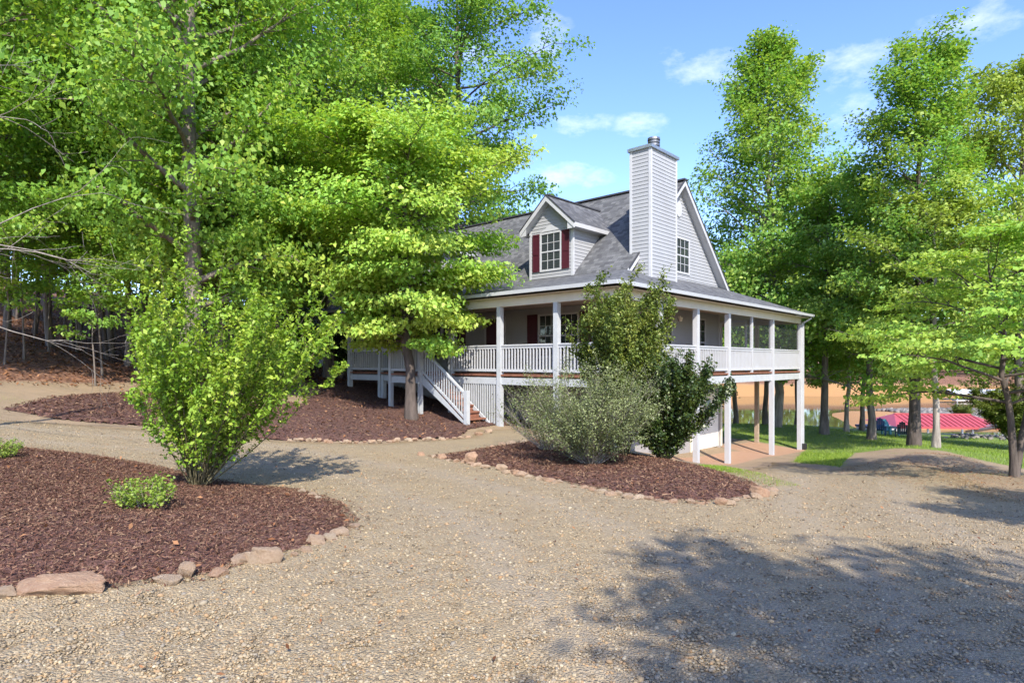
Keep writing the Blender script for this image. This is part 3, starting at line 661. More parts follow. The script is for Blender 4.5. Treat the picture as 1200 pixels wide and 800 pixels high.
railing((0, 1.94 + e_), (0, 4.26 - e_), 'white'); railing((0, 4.26 + e_), (0, 6.6 - e_), 'white')
railing((5.0 + e_, 0), (7.5 - e_, 0), 'white'); railing((7.5 + e_, 0), (11.84 - e_, 0), 'white', back=True)
railing((0, .08), (0, 1.94 - e_), 'white', n_ind=False)
railing((11.84 + e_, 0), (15.3 - e_, 0), 'white', n_ind=False, back=True); railing((0.08, 0), (2.55 - e_, 0), 'white', n_ind=False); railing((2.55 + e_, 0), (5.0 - e_, 0), 'white', n_ind=False)
for a, b in ((8.75, 10.75), (10.75, 12.9)): railing((0, a + e_), (0, b - e_), 'oldwhite', n_ind=False)
railing((-1.15, 6.92), (-1.15, 8.44), 'oldwhite', n_ind=False); railing((-1.1, 8.55), (-.08, 8.55), 'oldwhite', n_ind=False)
railing((0.08, 12.9), (3.2, 12.9), 'oldwhite', n_ind=False); railing((15.3, .1), (15.3, 5.9), 'white', n_ind=False)
# screens of the far bays and their framing
mb = MB()
mb.poly([(7.6, .02, ZD + .95), (11.76, .02, ZD + .95), (11.76, .02, ZE - .42), (7.6, .02, ZE - .42)]); mb.build('porch_screen', M['screen'], house)
mb = MB(); mb.poly([(11.93, .02, ZD + .95), (15.2, .02, ZD + .95), (15.2, .02, ZE - .42), (11.93, .02, ZE - .42)]); mb.build('porch_screen', M['screen'], house)
mb = MB(); mb.bar((SK + .05, .8), (SK + .05, 1.85), .05, (ZD + .95, ZD + 1.03)); mb.bar((SK + .05, .8), (SK + .05, 1.85), .05, (ZD + 2.05, ZD + 2.15)); mb.box(SK + .02, .72, ZD, SK + .08, .8, ZD + 2.15); mb.box(SK + .02, 1.78, ZD, SK + .08, 1.86, ZD + 2.15); mb.build('screen_door', M['white'], house)
# skirt slats and stairs
mb = MB(); zg = gz(0, 5.2) - .15
t = 4.40
while t < 6.5:
    mb.box(-.02, t, zg, .02, t + .035, ZD - .325); t += .105
mb.build('slat_skirt', M['oldwhite'], house)
zb = gz(-.6, 4.5) + .02
nr = 8; rise = (ZD - zb) / nr; run = .29
st = MB(); st.v = []
stairs = None
s_ = MB()
for sx in (-1.12, -.12):
    t_top, t_bot = 6.8, 6.8 - run * (nr - 1) - .25
    sl = rise / run
    s_.bar((sx, t_top), (sx, t_bot), .05, (ZD - .34, ZD - .03), (max(zb - .06, ZD - .34 - sl * (t_top - t_bot)), ZD - .03 - sl * (t_top - t_bot)))
stairs = s_.build('staircase', M['oldwhite'], house)
for k in range(1, nr):
    tr = MB(); zt = ZD - rise * k; t0 = 6.8 - run * (k - 1); tr.box(-1.09, t0 - run - .03, zt - .045, -.15, t0, zt)
    tr.box(-1.09, t0 - run + .02, zt - rise + .002, -.15, t0 - run + .045, zt - .047) if k < nr - 1 else None
    tr.build('tread', M['deckwood'], stairs)
h_ = MB(); sl = rise / run; tb = 6.8 - run * (nr - 1) - .12
h_.bar((-1.15, 6.8), (-1.15, tb), .09, (ZD + .86, ZD + .92), (ZD + .86 - sl * (6.8 - tb), ZD + .92 - sl * (6.8 - tb)))
h_.bar((-1.15, 6.8), (-1.15, tb), .05, (ZD + .08, ZD + .16), (ZD + .08 - sl * (6.8 - tb), ZD + .16 - sl * (6.8 - tb)))
h_.build('handrail', M['oldwhite'], stairs)
nb = 18
for k in range(nb):
    t = 6.8 - (6.8 - tb) * (k + .6) / nb; zz = ZD - sl * (6.8 - t)
    b_ = MB(); b_.box(-1.165, t - .016, zz + .15, -1.135, t + .016, zz + .87); b_.build('stair_baluster', M['oldwhite'], stairs)
nw = MB(); zt = ZD - sl * (6.8 - tb); nw.box(-1.22, tb - .13, gz(-1.15, tb) - .1, -1.08, tb + .01, zt + 1.0); nw.build('newel_post', M['oldwhite'], stairs, .012)
# dormers
def dormer(tc):
    d_ = MB(); Wd = Wall((SB, tc), (0, 1), (-1, 0)); hw = .99; ez, pz = 6.70, 7.87; slp = (pz - ez) / 1.28; wt = pz - slp * hw - .12
    siding(d_, Wd, [(-hw, ZB + .02), (hw, ZB + .02), (hw, wt), (0, pz - .13), (-hw, wt)])
    sl_ = (ZR - ZB) / (SR - SB); sb = SB + (wt - ZB) / sl_
    for sg in (-1, 1):
        siding(d_, Wall((0, tc + sg * hw), (1, 0), (0, sg)), [(SB, ZB + .01), (sb, wt), (SB, wt)])
    do = d_.build('dormer', M['siding'], house)
    global mb
    keep = mb; mb = MB(); se = SB + (ez - ZB) / sl_; sp = SB + (pz - ZB) / sl_
    for sg in (-1, 1): rp([(SB - .28, tc + sg * 1.28, ez), (se + .05, tc + sg * 1.28, ez + .01), (sp + .05, tc, pz + .01), (SB - .28, tc, pz)], (1, 0, 0))
    mb.build('dormer_roof', M['shingle'], do)
    mb = MB(); Wq = Wall((SB - .28, tc), (0, 1), (-1, 0))
    for sg in (-1, 1):
        q = lambda a, z, o: Wq.P(sg * a, z, o)
        mb.hexa([q(0, pz - .22, 0), q(1.28, ez - .2, 0), q(1.28, ez - .2, .03), q(0, pz - .22, .03), q(0, pz - .025, 0), q(1.28, ez - .025, 0), q(1.28, ez - .025, .03), q(0, pz - .025, .03)])
        mb.poly([(SB - .27, tc + sg * 1.25, ez - .16), (SB, tc + sg * 1.25, ez - .16), (SB, tc, pz - .17), (SB - .27, tc, pz - .17)])   # rake soffit
        mb.poly([(SB - .27, tc + sg * .98, ez - .15), (se, tc + sg * .98, ez - .15), (se, tc + sg * 1.27, ez - .15), (SB - .27, tc + sg * 1.27, ez - .15)])
        mb.bar((SB - .28, tc + sg * 1.28), (se + .02, tc + sg * 1.28), .07, (ez - .16, ez - .012))
        mb.poly([(SB - .285, tc + sg * .97, ez - .2), (SB - .285, tc + sg * 1.3, ez - .2), (SB - .285, tc + sg * 1.3, ez - .02), (SB - .285, tc + sg * .97, ez + .26)])
        mb.box(SB - .022, tc + sg * hw - .05, ZB + .01, SB + .05, tc + sg * hw + .05, wt - .02) if sg < 0 else mb.box(SB - .022, tc + hw - .05, ZB + .01, SB + .05, tc + hw + .05, wt - .02)
    mb.build('dormer_trim', M['white'], do)
    mb = MB()
    for sg in (-1, 1): mb.hexa([Wq.P(sg * a, z, o) for a, z, o in ((0, pz - .024, -.02), (1.3, ez - .024, -.02), (1.3, ez - .024, .05), (0, pz - .024, .05), (0, pz + .02, -.02), (1.3, ez + .02, -.02), (1.3, ez + .02, .05), (0, pz + .02, .05))])
    mb.bar((SB - .3, tc), (sp, tc), .16, (pz - .02, pz + .03)); mb.build('dormer_edge', M['edge'], do)
    mb = keep
    window(do, Wd, -.44, .44, 5.2, 6.5, 3, part=False)
    shutter(do, Wd, -.86, -.53, 5.15, 6.55); shutter(do, Wd, .53, .86, 5.15, 6.55)
    m_ = MB(); m_.poly([Wd.P(a, z, .045) for a, z in ((-.5, 6.6), (.5, 6.6), (.22, 6.72), (.1, 6.8), (-.1, 6.8), (-.22, 6.72))]); m_.poly([Wd.P(a, z, .001) for a, z in ((-.5, 6.6), (.5, 6.6), (.22, 6.72), (.1, 6.8), (-.1, 6.8), (-.22, 6.72))]); m_.build('window_crown', M['white'], do)
dormer(4.92); dormer(12.0)
# chimney
mb = MB(); c0, c1, k0, k1 = 4.03, 5.81, 1.15, TW + .03; zc = 8.95
siding(mb, Wall((0, k0), (1, 0), (0, -1)), [(c0, 4.4), (c1, 4.4), (c1, zc), (c0, zc)]); siding(mb, Wall((c0, 0), (0, 1), (-1, 0)), [(k0, 4.3), (k1, 4.3), (k1, zc), (k0, zc)])
siding(mb, Wall((c1, 0), (0, 1), (1, 0)), [(k0, 4.3), (k1, 4.3), (k1, zc), (k0, zc)]); siding(mb, Wall((0, k1), (1, 0), (0, 1)), [(c0, 5), (c1, 5), (c1, zc), (c0, zc)])
chim = mb.build('chimney', M['siding'], house)
mb = MB()
for a in (c0, c1):
    for b in (k0, k1):
        sa, sb2 = (-1 if a == c0 else 1), (-1 if b == k0 else 1)
        mb.box(min(a + sa * .024, a - sa * .07), min(b + sb2 * .024, b - sb2 * .07), 4.3, max(a + sa * .024, a - sa * .07), max(b + sb2 * .024, b - sb2 * .07), zc)
mb.build('corner_board', M['white'], chim)
mb = MB(); mb.box(c0 - .08, k0 - .08, zc, c1 + .08, k1 + .08, zc + .10); mb.box(c0 - .03, k0 - .03, zc + .10, c1 + .03, k1 + .03, zc + .13); mb.build('chimney_cap', M['flash'], chim, .01)
mb = MB(); cc = ((c0 + c1) / 2, (k0 + k1) / 2); mb.cyl(cc, .17, .17, zc + .13, zc + .36)
mb.cyl(cc, .21, .21, zc + .34, zc + .41); mb.cyl(cc, .17, .17, zc + .41, zc + .45); mb.cyl(cc, .21, .21, zc + .45, zc + .51); mb.cyl(cc, .17, .17, zc + .51, zc + .55); mb.cyl(cc, .22, .21, zc + .55, zc + .63)
mb.build('flue_pipe', M['flue'], chim)
# garage door under the porch
W = Wall((0, TW), (1, 0), (0, -1)); zg = gz(9.6, TW) - .02; zt = .42
mb = MB()
for k in range(4):
    W.box(mb, 8.3, 10.95, zg + (zt - zg) * k / 4 + .006, zg + (zt - zg) * (k + 1) / 4, -.04, .0)
gd = mb.build('garage_door', M['garage'], house)
for k in range(4):
    m_ = MB(); a = 8.55 + k * .62; W.box(m_, a, a + .38, zt - .42, zt - .14, .0, .012); m_.build('door_light', M['glass'], gd)
mb = MB(); W.box(mb, 8.18, 8.3, zg, zt + .12, .09, .12); W.box(mb, 10.95, 11.08, zg, zt + .12, .09, .12); W.box(mb, 8.3, 10.95, zt, zt + .12, .09, .12); mb.build('door_casing', M['cream'], house)
# downspout
mb = MB(); zg = gz(15.5, -.1); mb.bar((15.68, -.4), (15.42, -.12), .075, (ZE - .2, ZE - .12), (ZE - .42, ZE - .34)); mb.box(15.40, -.15, zg, 15.48, -.07, ZE - .35); dsp = mb.build('downspout', M['white'], house)
mb = MB(); mb.box(15.36, -.26, zg - .05, 15.52, -.03, zg + .28); mb.build('downspout_foot', M['black'], dsp)

# outbuilding behind the trees at left
ox, oy = (345 - CX) / F * 33, 33.0; oz = g1(ox, oy)
ob = empty('outbuilding', (ox, oy, oz), math.atan2(HD[1], HD[0]), 'grey outbuilding with a dark gabled roof half hidden by woods', 'outbuilding')
mb = MB(); Wa = Wall((0, -3), (0, 1), (-1, 0)); siding(mb, Wa, [(0, -1.5), (6, -1.5), (6, 3.0), (3, 5.4), (0, 3.0)], .2); siding(mb, Wall((0, -3), (1, 0), (0, -1)), [(0, -1.5), (8, -1.5), (8, 3), (0, 3)], .2); siding(mb, Wall((8, -3), (0, 1), (1, 0)), [(0, -1.5), (6, -1.5), (6, 3.0), (3, 5.4), (0, 3.0)], .2); siding(mb, Wall((0, 3), (1, 0), (0, 1)), [(0, -1.5), (8, -1.5), (8, 3), (0, 3)], .2)
mb.build('wall', M['shedwall'], ob)
mb = MB()
for sg in (-1, 1): rp([(-.4, sg * 3.4, 2.75), (8.4, sg * 3.4, 2.75), (8.4, 0, 5.5), (-.4, 0, 5.5)], (1, 0, 0))
mb.build('roof', M['shingle'], ob)
mb = MB()
for sg in (-1, 1): mb.hexa([Wall((-.42, 0), (0, 1), (-1, 0)).P(sg * a, z, o) for a, z, o in ((0, 5.3, 0), (3.4, 2.55, 0), (3.4, 2.55, .04), (0, 5.3, .04), (0, 5.48, 0), (3.4, 2.73, 0), (3.4, 2.73, .04), (0, 5.48, .04))])
mb.build('rake_board', M['white'], ob)
window(ob, Wa, 2.4, 3.4, 1.0, 2.3); window(ob, Wall((0, -3), (1, 0), (0, -1)), 2, 3, 1.0, 2.3)

# ------------------------------------------------------------------ vegetation
class Tubes:
    def __init__(s): s.V = []; s.Fq = []; s.n = 0
    def add(s, pts, rad, sides=6):
        pts = np.asarray(pts, float); rad = np.asarray(rad, float); m = len(pts)
        d = np.gradient(pts, axis=0); d /= np.linalg.norm(d, axis=1)[:, None] + 1e-9
        ref = np.array([0.31, 0.17, 0.93]) if abs(d[0, 2]) < 0.85 else np.array([0.95, 0.2, 0.1])
        u = np.cross(d, ref); u /= np.linalg.norm(u, axis=1)[:, None] + 1e-9; v = np.cross(d, u)
        a = np.linspace(0, 2 * np.pi, sides, endpoint=False)
        ring = pts[:, None] + rad[:, None, None] * (np.cos(a)[None, :, None] * u[:, None] + np.sin(a)[None, :, None] * v[:, None])
        i = s.n + np.arange(m * sides).reshape(m, sides); j = np.roll(i, -1, 1)
        s.V.append(ring.reshape(-1, 3)); s.Fq.append(np.stack([i[:-1], j[:-1], j[1:], i[1:]], -1).reshape(-1, 4)); s.n += m * sides
    def mesh(s, name, mat): return np_mesh(name, np.concatenate(s.V), np.concatenate(s.Fq), mat, None, True)

def leaves(name, pos, outw, L, wr, mat, r, up=0.7, out=0.45, jit=0.55, droop=0.3, fold=0.16, bias=None):
    n = len(pos)
    nrm = np.array([0, 0, up]) + outw * out + r.normal(0, jit, (n, 3)); nrm /= np.linalg.norm(nrm, axis=1)[:, None]
    tip = outw * 0.6 + r.normal(0, .7, (n, 3)) - np.array([0, 0, droop]); tip -= nrm * (tip * nrm).sum(1)[:, None]; tip /= np.linalg.norm(tip, axis=1)[:, None] + 1e-9
    side = np.cross(nrm, tip); Ls = (L * r.uniform(.45, 1.4, n))[:, None]
    b = pos - tip * Ls * .5; t = pos + tip * Ls * .5 - nrm * Ls * .1; mid = pos - tip * Ls * .06 + nrm * Ls * fold
    V = np.stack([b, mid + side * Ls * wr, t, mid - side * Ls * wr], 1).reshape(-1, 3)
    rv = r.random(n) if bias is None else np.clip(r.normal(.5, .22, n) + bias, 0, 1)
    return np_mesh(name, V, np.arange(n * 4).reshape(n, 4), mat, {'rnd': np.repeat(rv, 4)})

def grow(seed, H, cb, Rm, nl, prof, e0, e1, leaf, nleaf, leafmat, bark='bark', tr=0.22, nsub=6, flat=0.6, clump=0.55, wob=0.25, wr=0.34, sag=0.15, fork=0, up=0.6, top=0.95, lean=(0, 0), lj=0.6, bare=0.0):
    r = np.random.default_rng(seed); T = Tubes(); C = []; CR = []; CB = []
    m = 12; h = np.linspace(0, 1, m)
    trunk = np.stack([np.cumsum(r.normal(0, wob * H / 60, m)) + lean[0] * h, np.cumsum(r.normal(0, wob * H / 60, m)) + lean[1] * h, h * H * top], -1); trunk[:, :2] -= trunk[0, :2]
    rad = tr * (1 - h * 0.93) ** .8; rad[0] *= 1.35; T.add(trunk, rad, 10)
    tp = lambda f: np.array([np.interp(f, h, trunk[:, k]) for k in range(3)])
    for i in range(nl):
        fr = (i + r.random()) / nl; f = cb + (1 - cb) * fr * .97; p = tp(f); az = i * 2.39996 + r.normal(0, .35)
        L = Rm * prof(fr) * r.uniform(.72, 1.12); el = (e0 + (e1 - e0) * fr) + r.normal(0, .12)
        n_ = 7; pts = [p]; d = np.array([math.cos(az) * math.cos(el), math.sin(az) * math.cos(el), math.sin(el)])
        for k in range(n_ - 1):
            d = d + np.array([r.normal(0, .10), r.normal(0, .10), r.normal(0, .06) - sag * .12 * (k - 1)]); d /= np.linalg.norm(d); pts.append(pts[-1] + d * L / (n_ - 1))
        pts = np.array(pts); r0 = max(.012, tr * (1 - f) * .42 + .012 * L * .35); T.add(pts, np.linspace(r0, .008, n_), 6)
        cl_bias = r.normal(0, .13)
        for s in range(nsub):
            u = .22 + .78 * (s + r.random()) / nsub; q = np.array([np.interp(u * (n_ - 1), np.arange(n_), pts[:, k]) for k in range(3)])
            a2 = az + (1 if s % 2 else -1) * r.uniform(.35, 1.15); l2 = L * r.uniform(.16, .34) * (1.25 - .6 * u) + .15; e2 = el * .5 + r.normal(0.05, .25)
            dd = np.array([math.cos(a2) * math.cos(e2), math.sin(a2) * math.cos(e2), math.sin(e2)])
            sp = np.array([q, q + dd * l2 * .5 + np.array([0, 0, .03 * l2]), q + dd * l2]); T.add(sp, np.array([r0 * .3 + .004, r0 * .15 + .003, .003]), 4)
            if r.random() < bare: continue
            for w in (.55, 1.0):
                C.append(q + dd * l2 * w); CR.append(clump * r.uniform(.6, 1.2) * (.55 + .35 * l2)); CB.append(cl_bias + r.normal(0, .12))
        if r.random() > bare: C.append(pts[-1]); CR.append(clump * .8); CB.append(cl_bias)
    C = np.array(C); CR = np.array(CR); CB = np.array(CB)
    w = CR ** 2; pick = r.choice(len(C), nleaf, p=w / w.sum())
    g = r.normal(0, 1, (nleaf, 3)); g *= np.minimum(1, 1.9 / (np.linalg.norm(g, axis=1)[:, None] + 1e-6)); g[:, 2] *= flat
    pos = C[pick] + g * CR[pick][:, None] * .62
    ax = tp(.5); outw = pos - np.array([ax[0], ax[1], H * (cb + 1) * .42]); outw /= np.linalg.norm(outw, axis=1)[:, None] + 1e-6
    return (T.mesh('trunk', M[bark]), leaves('crown', pos, outw, leaf, wr, M[leafmat], r, up=up, out=.6, jit=lj, bias=CB[pick]))

oval = lambda f: (math.sin(math.pi * (0.18 + .78 * f)) ** .75)
cone = lambda f: (1 - f) ** .62 * .92 + .1
columnar = lambda f: .35 + .65 * math.sin(math.pi * min(1, .25 + .78 * f))
dome = lambda f: math.sqrt(max(0, 1 - f * f * .92))
PR = {}
PR['maple'] = grow(11, 21, .13, 4.8, 46, oval, .30, .95, .15, 56000, 'leaf_forest', 'bark', .27, 9, .68, .8)
PR['poplar'] = grow(12, 23, .16, 4.7, 46, oval, .40, 1.0, .155, 50000, 'leaf_forest', 'bark', .25, 8, .68, .8)
PR['pole'] = grow(17, 18, .36, 3.6, 34, oval, .3, .95, .16, 22000, 'leaf_forest', 'bark', .115, 7, .65, .75)
PR['oak'] = grow(13, 25, .26, 5.8, 46, oval, .25, .9, .18, 52000, 'leaf_deep', 'barkdark', .27, 8, .65, .8, bare=.1)
PR['understory'] = grow(14, 9.5, .34, 3.2, 26, oval, .15, .7, .13, 18000, 'leaf_forest', 'barkdark', .07, 6, .5, .6)
PR['understory_deep'] = grow(15, 8.5, .36, 2.8, 22, oval, .2, .7, .14, 13000, 'leaf_deep', 'barkdark', .06, 6, .35, .6)
PR['sapling'] = grow(16, 5.2, .35, 1.4, 14, oval, .3, .8, .14, 1800, 'leaf_forest', 'bark', .035, 4, .4, .5)
PR['spire'] = grow(21, 25.6, .10, 6.7, 110, lambda f: (1 - f) ** .55 * .98 + .08, .32, 1.0, .21, 66000, 'leaf_spire', 'barkpale', .27, 8, .8, .75, bare=.14)
PR['gum'] = grow(22, 18.8, .17, 3.9, 66, lambda f: .35 + .65 * math.sin(math.pi * min(1, .28 + .62 * f)), .35, 1.0, .17, 50000, 'leaf_spire', 'barkdark', .25, 7, .75, .68, bare=.14)
PR['yellow'] = grow(23, 15.5, .26, 5.2, 48, oval, .15, .85, .16, 52000, 'leaf_yellow', 'bark', .2, 8, .45, .75)
PR['shore'] = grow(24, 13, .33, 3.4, 34, oval, .05, .9, .17, 17000, 'leaf_spire', 'bark', .19, 7, .45, .72)
PR['shore_light'] = grow(25, 10.5, .33, 3.2, 30, oval, .0, .8, .16, 15000, 'leaf_yellow', 'barkpale', .14, 7, .4, .7)
PR['dogwood'] = grow(31, 9.7, .26, 4.0, 62, lambda f: min(1, .36 + 1.25 * f) - .55 * max(0, f - .62) / .38, .05, .5, .14, 72000, 'leaf_dogwood', 'barkdark', .19, 9, .3, .72, wob=.5, sag=.5, up=.75, lj=.5, lean=(-.6, 0))
PR['small_dogwood'] = grow(32, 5.2, .30, 3.0, 24, dome, .15, .6, .10, 20000, 'leaf_dogwood', 'barkdark', .08, 8, .15, .5, wob=.5, sag=.35, up=.75, lj=.5, lean=(-.5, 0), bare=.2)
PR['shade'] = grow(41, 12, .42, 4.2, 30, oval, .2, .8, .22, 26000, 'leaf_deep', 'bark', .2, 7, .4, .8)

CATALOG = {}
def tree(proto, px, Y, label, sc=1.0, rz=None, group=None, name='broadleaf_tree', X=None, cat='tree', zs=1.0):
    X = (px - CX) / F * Y if X is None else X
    z = topz1(X, Y) - .06
    o = empty(name, (X, Y, z), random.uniform(0, 6.28) if rz is None else rz, label, cat, group); o.scale = (sc, sc, sc * zs)
    t, c = PR[proto]; mobj('trunk', t, o); mobj('crown', c, o); return o

WG = 'woodland trees behind the driveway'
tree('maple', 217, 17.5, 'tall pale trunked woodland tree rising directly behind the bright green shrub', rz=1.0)
tree('poplar', 262, 22, 'tall dark trunked woodland tree just right of the pale trunked one', rz=4.0)
tree('poplar', 387, 27.5, 'tall woodland tree whose grey trunk stands in front of the outbuilding roof', rz=2.2)
tree('oak', 535, 35, 'big deep green tree towering behind the spreading dogwood and the house', sc=1.08, rz=.6)
tree('oak', 470, 41, 'deep green tree behind the house, left of the biggest one', sc=1.0, rz=2.6, group=None)
for px, Y, p, s in ((60, 24, 'pole', 1.1), (130, 27, 'pole', 1.15), (-95, 17, 'maple', 1.0), (310, 30, 'maple', .95), (20, 33, 'pole', 1.2), (170, 36, 'poplar', 1.0), (450, 33, 'poplar', .9), (-160, 26, 'poplar', 1), (-30, 25, 'pole', 1.1), (95, 31, 'pole', 1.2), (150, 24, 'pole', 1.0), (8, 27, 'pole', 1.1),
                    (90, 44, 'pole', 1.3), (250, 42, 'maple', 1.0), (0, 55, 'maple', .9), (280, 58, 'oak', .9), (400, 60, 'poplar', .9), (500, 56, 'maple', .9), (-120, 45, 'poplar', 1), (60, 70, 'oak', .9), (570, 62, 'poplar', .8)):
    tree(p, px, Y, 'tall leafy tree deep in the woods left of the house', s, group=WG)
UG = 'understory trees along the woods edge'
for px, Y, p, s in ((85, 26, 'understory', 1.35), (40, 28, 'understory', 1.35), (330, 21.5, 'understory', 1.1), (285, 20, 'understory', 1.1), (125, 25, 'understory', 1.3), (-55, 17, 'understory', .95), (165, 22, 'understory', 1.1), (300, 22, 'understory', .95), (105, 30, 'understory_deep', 1.2), (20, 31, 'understory_deep', 1.2), (215, 26, 'understory_deep', 1.1), (260, 30, 'understory', 1.1), (60, 30, 'understory_deep', 1.2), (-60, 21, 'understory', 1.1), (170, 31, 'understory_deep', 1.2), (0, 40, 'understory_deep', 1.4), (120, 42, 'understory_deep', 1.4), (210, 44, 'understory', 1.3), (300, 45, 'understory_deep', 1.3), (-80, 34, 'understory_deep', 1.3), (60, 52, 'understory_deep', 1.6), (180, 54, 'understory_deep', 1.6)):
    tree(p, px, Y, 'low spreading understory tree at the edge of the woods', s, group=UG, name='understory_tree')
SG = 'thin saplings in the woods'
for px, Y, s in ((28, 20, 1), (57, 22, .9), (112, 19, .8), (120, 20.5, 1), (40, 26, 1.1), (90, 25, 1.2), (160, 23, 1), (5, 19, .9), (75, 30, 1.3), (135, 33, 1.3), (180, 27, 1.1), (240, 25, 1.0), (285, 27, 1.0)):
    tree('sapling', px, Y, 'thin trunked sapling standing on the shaded leaf litter', s, group=SG, name='sapling')

tree('spire', 909, 38, 'tall cone crowned tree right behind the house gable', rz=.3)
tree('gum', 1071, 27, 'tall dark trunked tree on the lawn, second tallest right of the house', rz=1.9, sc=.94)
tree('yellow', 1196, 30, 'broad yellow green tree at the right edge of the lawn', rz=.5, sc=1.05, zs=1.18)
tree('shore', 1021, 32, 'pale trunked lawn tree beside the blue chairs', sc=1.0, rz=.2)
tree('shore', 966, 34, 'dark two toned trunk tree nearest the porch corner on the lawn', sc=1.12, rz=2.3)
tree('shore_light', 992, 37, 'slender pale trunked tree between two thicker ones by the shore', rz=3.0)
tree('shore_light', 1097, 25, 'slim lichen spotted tree just right of the thick dark trunk', sc=1.0, rz=1.1)
tree('shore', 897, 41, 'lawn tree seen between the garage porch posts', sc=.95, rz=4.4)
tree('yellow', 1010, 42, 'light green tree standing low behind the lawn trunks', sc=.8, rz=3.3)
tree('shore', 862, 46, 'tree on the lawn behind the screened porch', sc=1.0, rz=.9)
tree('shore_light', 1215, 36, 'pale green tree behind the small dogwood at the right edge', sc=1.15, rz=.1)
tree('shore', 935, 45, 'shore tree between the gable tree and the porch corner', sc=1.1, rz=1.6)
tree('oak', 662, 62, 'tree whose top just shows over the house ridge', sc=.62, rz=.9)
tree('shore', 790, 50, 'tree standing behind the house chimney', sc=.8, rz=.4)
dog = tree('dogwood', 482, 20, 'layered lime green dogwood in front of the porch stairs', rz=0.0, name='dogwood_tree')
sd = tree('small_dogwood', 1189, 13.2, 'small twin trunked dogwood on the gravel bank at right', rz=.0, name='dogwood_tree')
# second stem of the twin trunk
T = Tubes(); T.add([(0, 0, 0), (.18, .05, .8), (.42, .1, 1.7), (.8, .15, 2.8), (1.1, .1, 3.8)], [.085, .07, .06, .045, .02], 8)
mobj('second_trunk', T.mesh('second_trunk', M['barkdark']), sd)
# trees behind the camera, shading the drive
tree('shade', 0, -7.7, 'leafy tree beside the driveway, casting shade on the gravel', X=4.9, rz=.4, sc=.88, name='shade_tree', group='trees shading the driveway')
tree('shade', 0, 2.3, 'leafy tree beside the driveway, casting shade on the gravel', X=9.2, rz=2.4, sc=.56, name='shade_tree', group='trees shading the driveway')

# far woods beyond the lake: one mass
r = np.random.default_rng(77); n = 120000
nc = 800; cx_ = r.uniform(-260, 330, nc); cy_ = r.uniform(139, 200, nc); ch = r.uniform(8, 17, nc); cr_ = r.uniform(2.8, 5, nc); cz = G(cx_, cy_)
pk = r.integers(0, nc, n); th = r.uniform(0, 6.28, n); hh = r.random(n); rr = cr_[pk] * np.sqrt(r.random(n)) * np.sin(np.pi * np.clip(.12 + .86 * hh, 0, 1)) ** .6
pos = np.stack([cx_[pk] + rr * np.cos(th), cy_[pk] + rr * np.sin(th), cz[pk] + .6 + ch[pk] * hh], -1)
ow = np.stack([np.cos(th), np.sin(th), .3 * np.ones(n)], -1)
tag(mobj('distant_woods', leaves('distant_woods', pos, ow, 1.15, .42, M['leaf_far'], r, bias=(pk % 7) / 14 - .25)), kind='stuff')

# bushes -------------------------------------------------------------
def bush(seed, nst, H, spread, nleaf, leaf, mat, stem='stem', wr=.3, low=.2, curve=.25, twigs=9, twl=.35, cl=.05, sr=.012, up=.55, jit=.65, thin=.8, lv=(.72, 1.06)):
    r = np.random.default_rng(seed); T = Tubes(); P = []; O = []; B = []
    for i in range(nst):
        az = i * 2.39996 + r.normal(0, .3); sp = spread * math.sqrt((i + .5) / nst) * r.uniform(.8, 1.1); L = H * r.uniform(*lv) * (1.0 if sp < spread * .7 else .93)
        d = np.array([math.cos(az) * math.sin(sp), math.sin(az) * math.sin(sp), math.cos(sp)]); p = np.array([math.cos(az), math.sin(az), 0]) * .12 * r.random(); pts = [p]
        for k in range(7):
            d = d + np.array([r.normal(0, .05), r.normal(0, .05), r.normal(0, .03)]) + np.array([0, 0, curve * .06]); d /= np.linalg.norm(d); pts.append(pts[-1] + d * L / 7)
        pts = np.array(pts); T.add(pts, np.linspace(sr, .002, 8), 5); sb = r.normal(0, .1)
        for k in range(twigs):
            u = low + (1 - low) * (k + r.random()) / twigs; q = np.array([np.interp(u * 7, np.arange(8), pts[:, c]) for c in range(3)])
            a2 = r.uniform(0, 6.28); dd = np.array([math.cos(a2), math.sin(a2), r.uniform(.1, 1.1)]); dd = dd / np.linalg.norm(dd) + d * .6; l2 = twl * r.uniform(.4, 1.2) * (1.15 - .4 * u)
            T.add(np.array([q, q + dd * l2 * .5, q + dd * l2]), np.array([sr * .3, sr * .2, .001]), 3)
            m = max(1, int(nleaf / (nst * twigs) * (thin + (1.5 - thin) * u)))
            w = r.random(m); P.append(q + dd * (w * l2)[:, None] + r.normal(0, cl, (m, 3))); O.append(np.repeat(dd[None] / np.linalg.norm(dd), m, 0)); B.append(np.full(m, sb + r.normal(0, .1)))
    P = np.concatenate(P); O = np.concatenate(O); B = np.concatenate(B)
    k = P[:, 2] > 0.02; P, O, B = P[k], O[k], B[k]
    return T.mesh('stems', M[stem]), leaves('foliage', P, O, leaf, wr, M[mat], r, up=up, jit=jit, bias=B, droop=-.1)
def put_bush(pr, px, Y, label, name, rz=0.0, sc=(1, 1, 1), cat='shrub', group=None, stemname='stems'):
    X = (px - CX) / F * Y; o = empty(name, (X, Y, topz1(X, Y) - .02), rz, label, cat, group); o.scale = sc
    mobj(stemname, pr[0], o); mobj('foliage', pr[1], o); return o
BP = {}
BP['bright'] = bush(51, 66, 2.95, .76, 40000, .066, 'leaf_bush', low=.12, twigs=17, twl=.38, cl=.03, thin=-.1, lv=(.55, 1.14), curve=.6)
BP['grey'] = bush(52, 70, 2.0, 1.12, 40000, .042, 'leaf_grey', 'twig', .22, .18, .5, 16, .42, .05, .009, thin=.4, lv=(.5, 1.12))
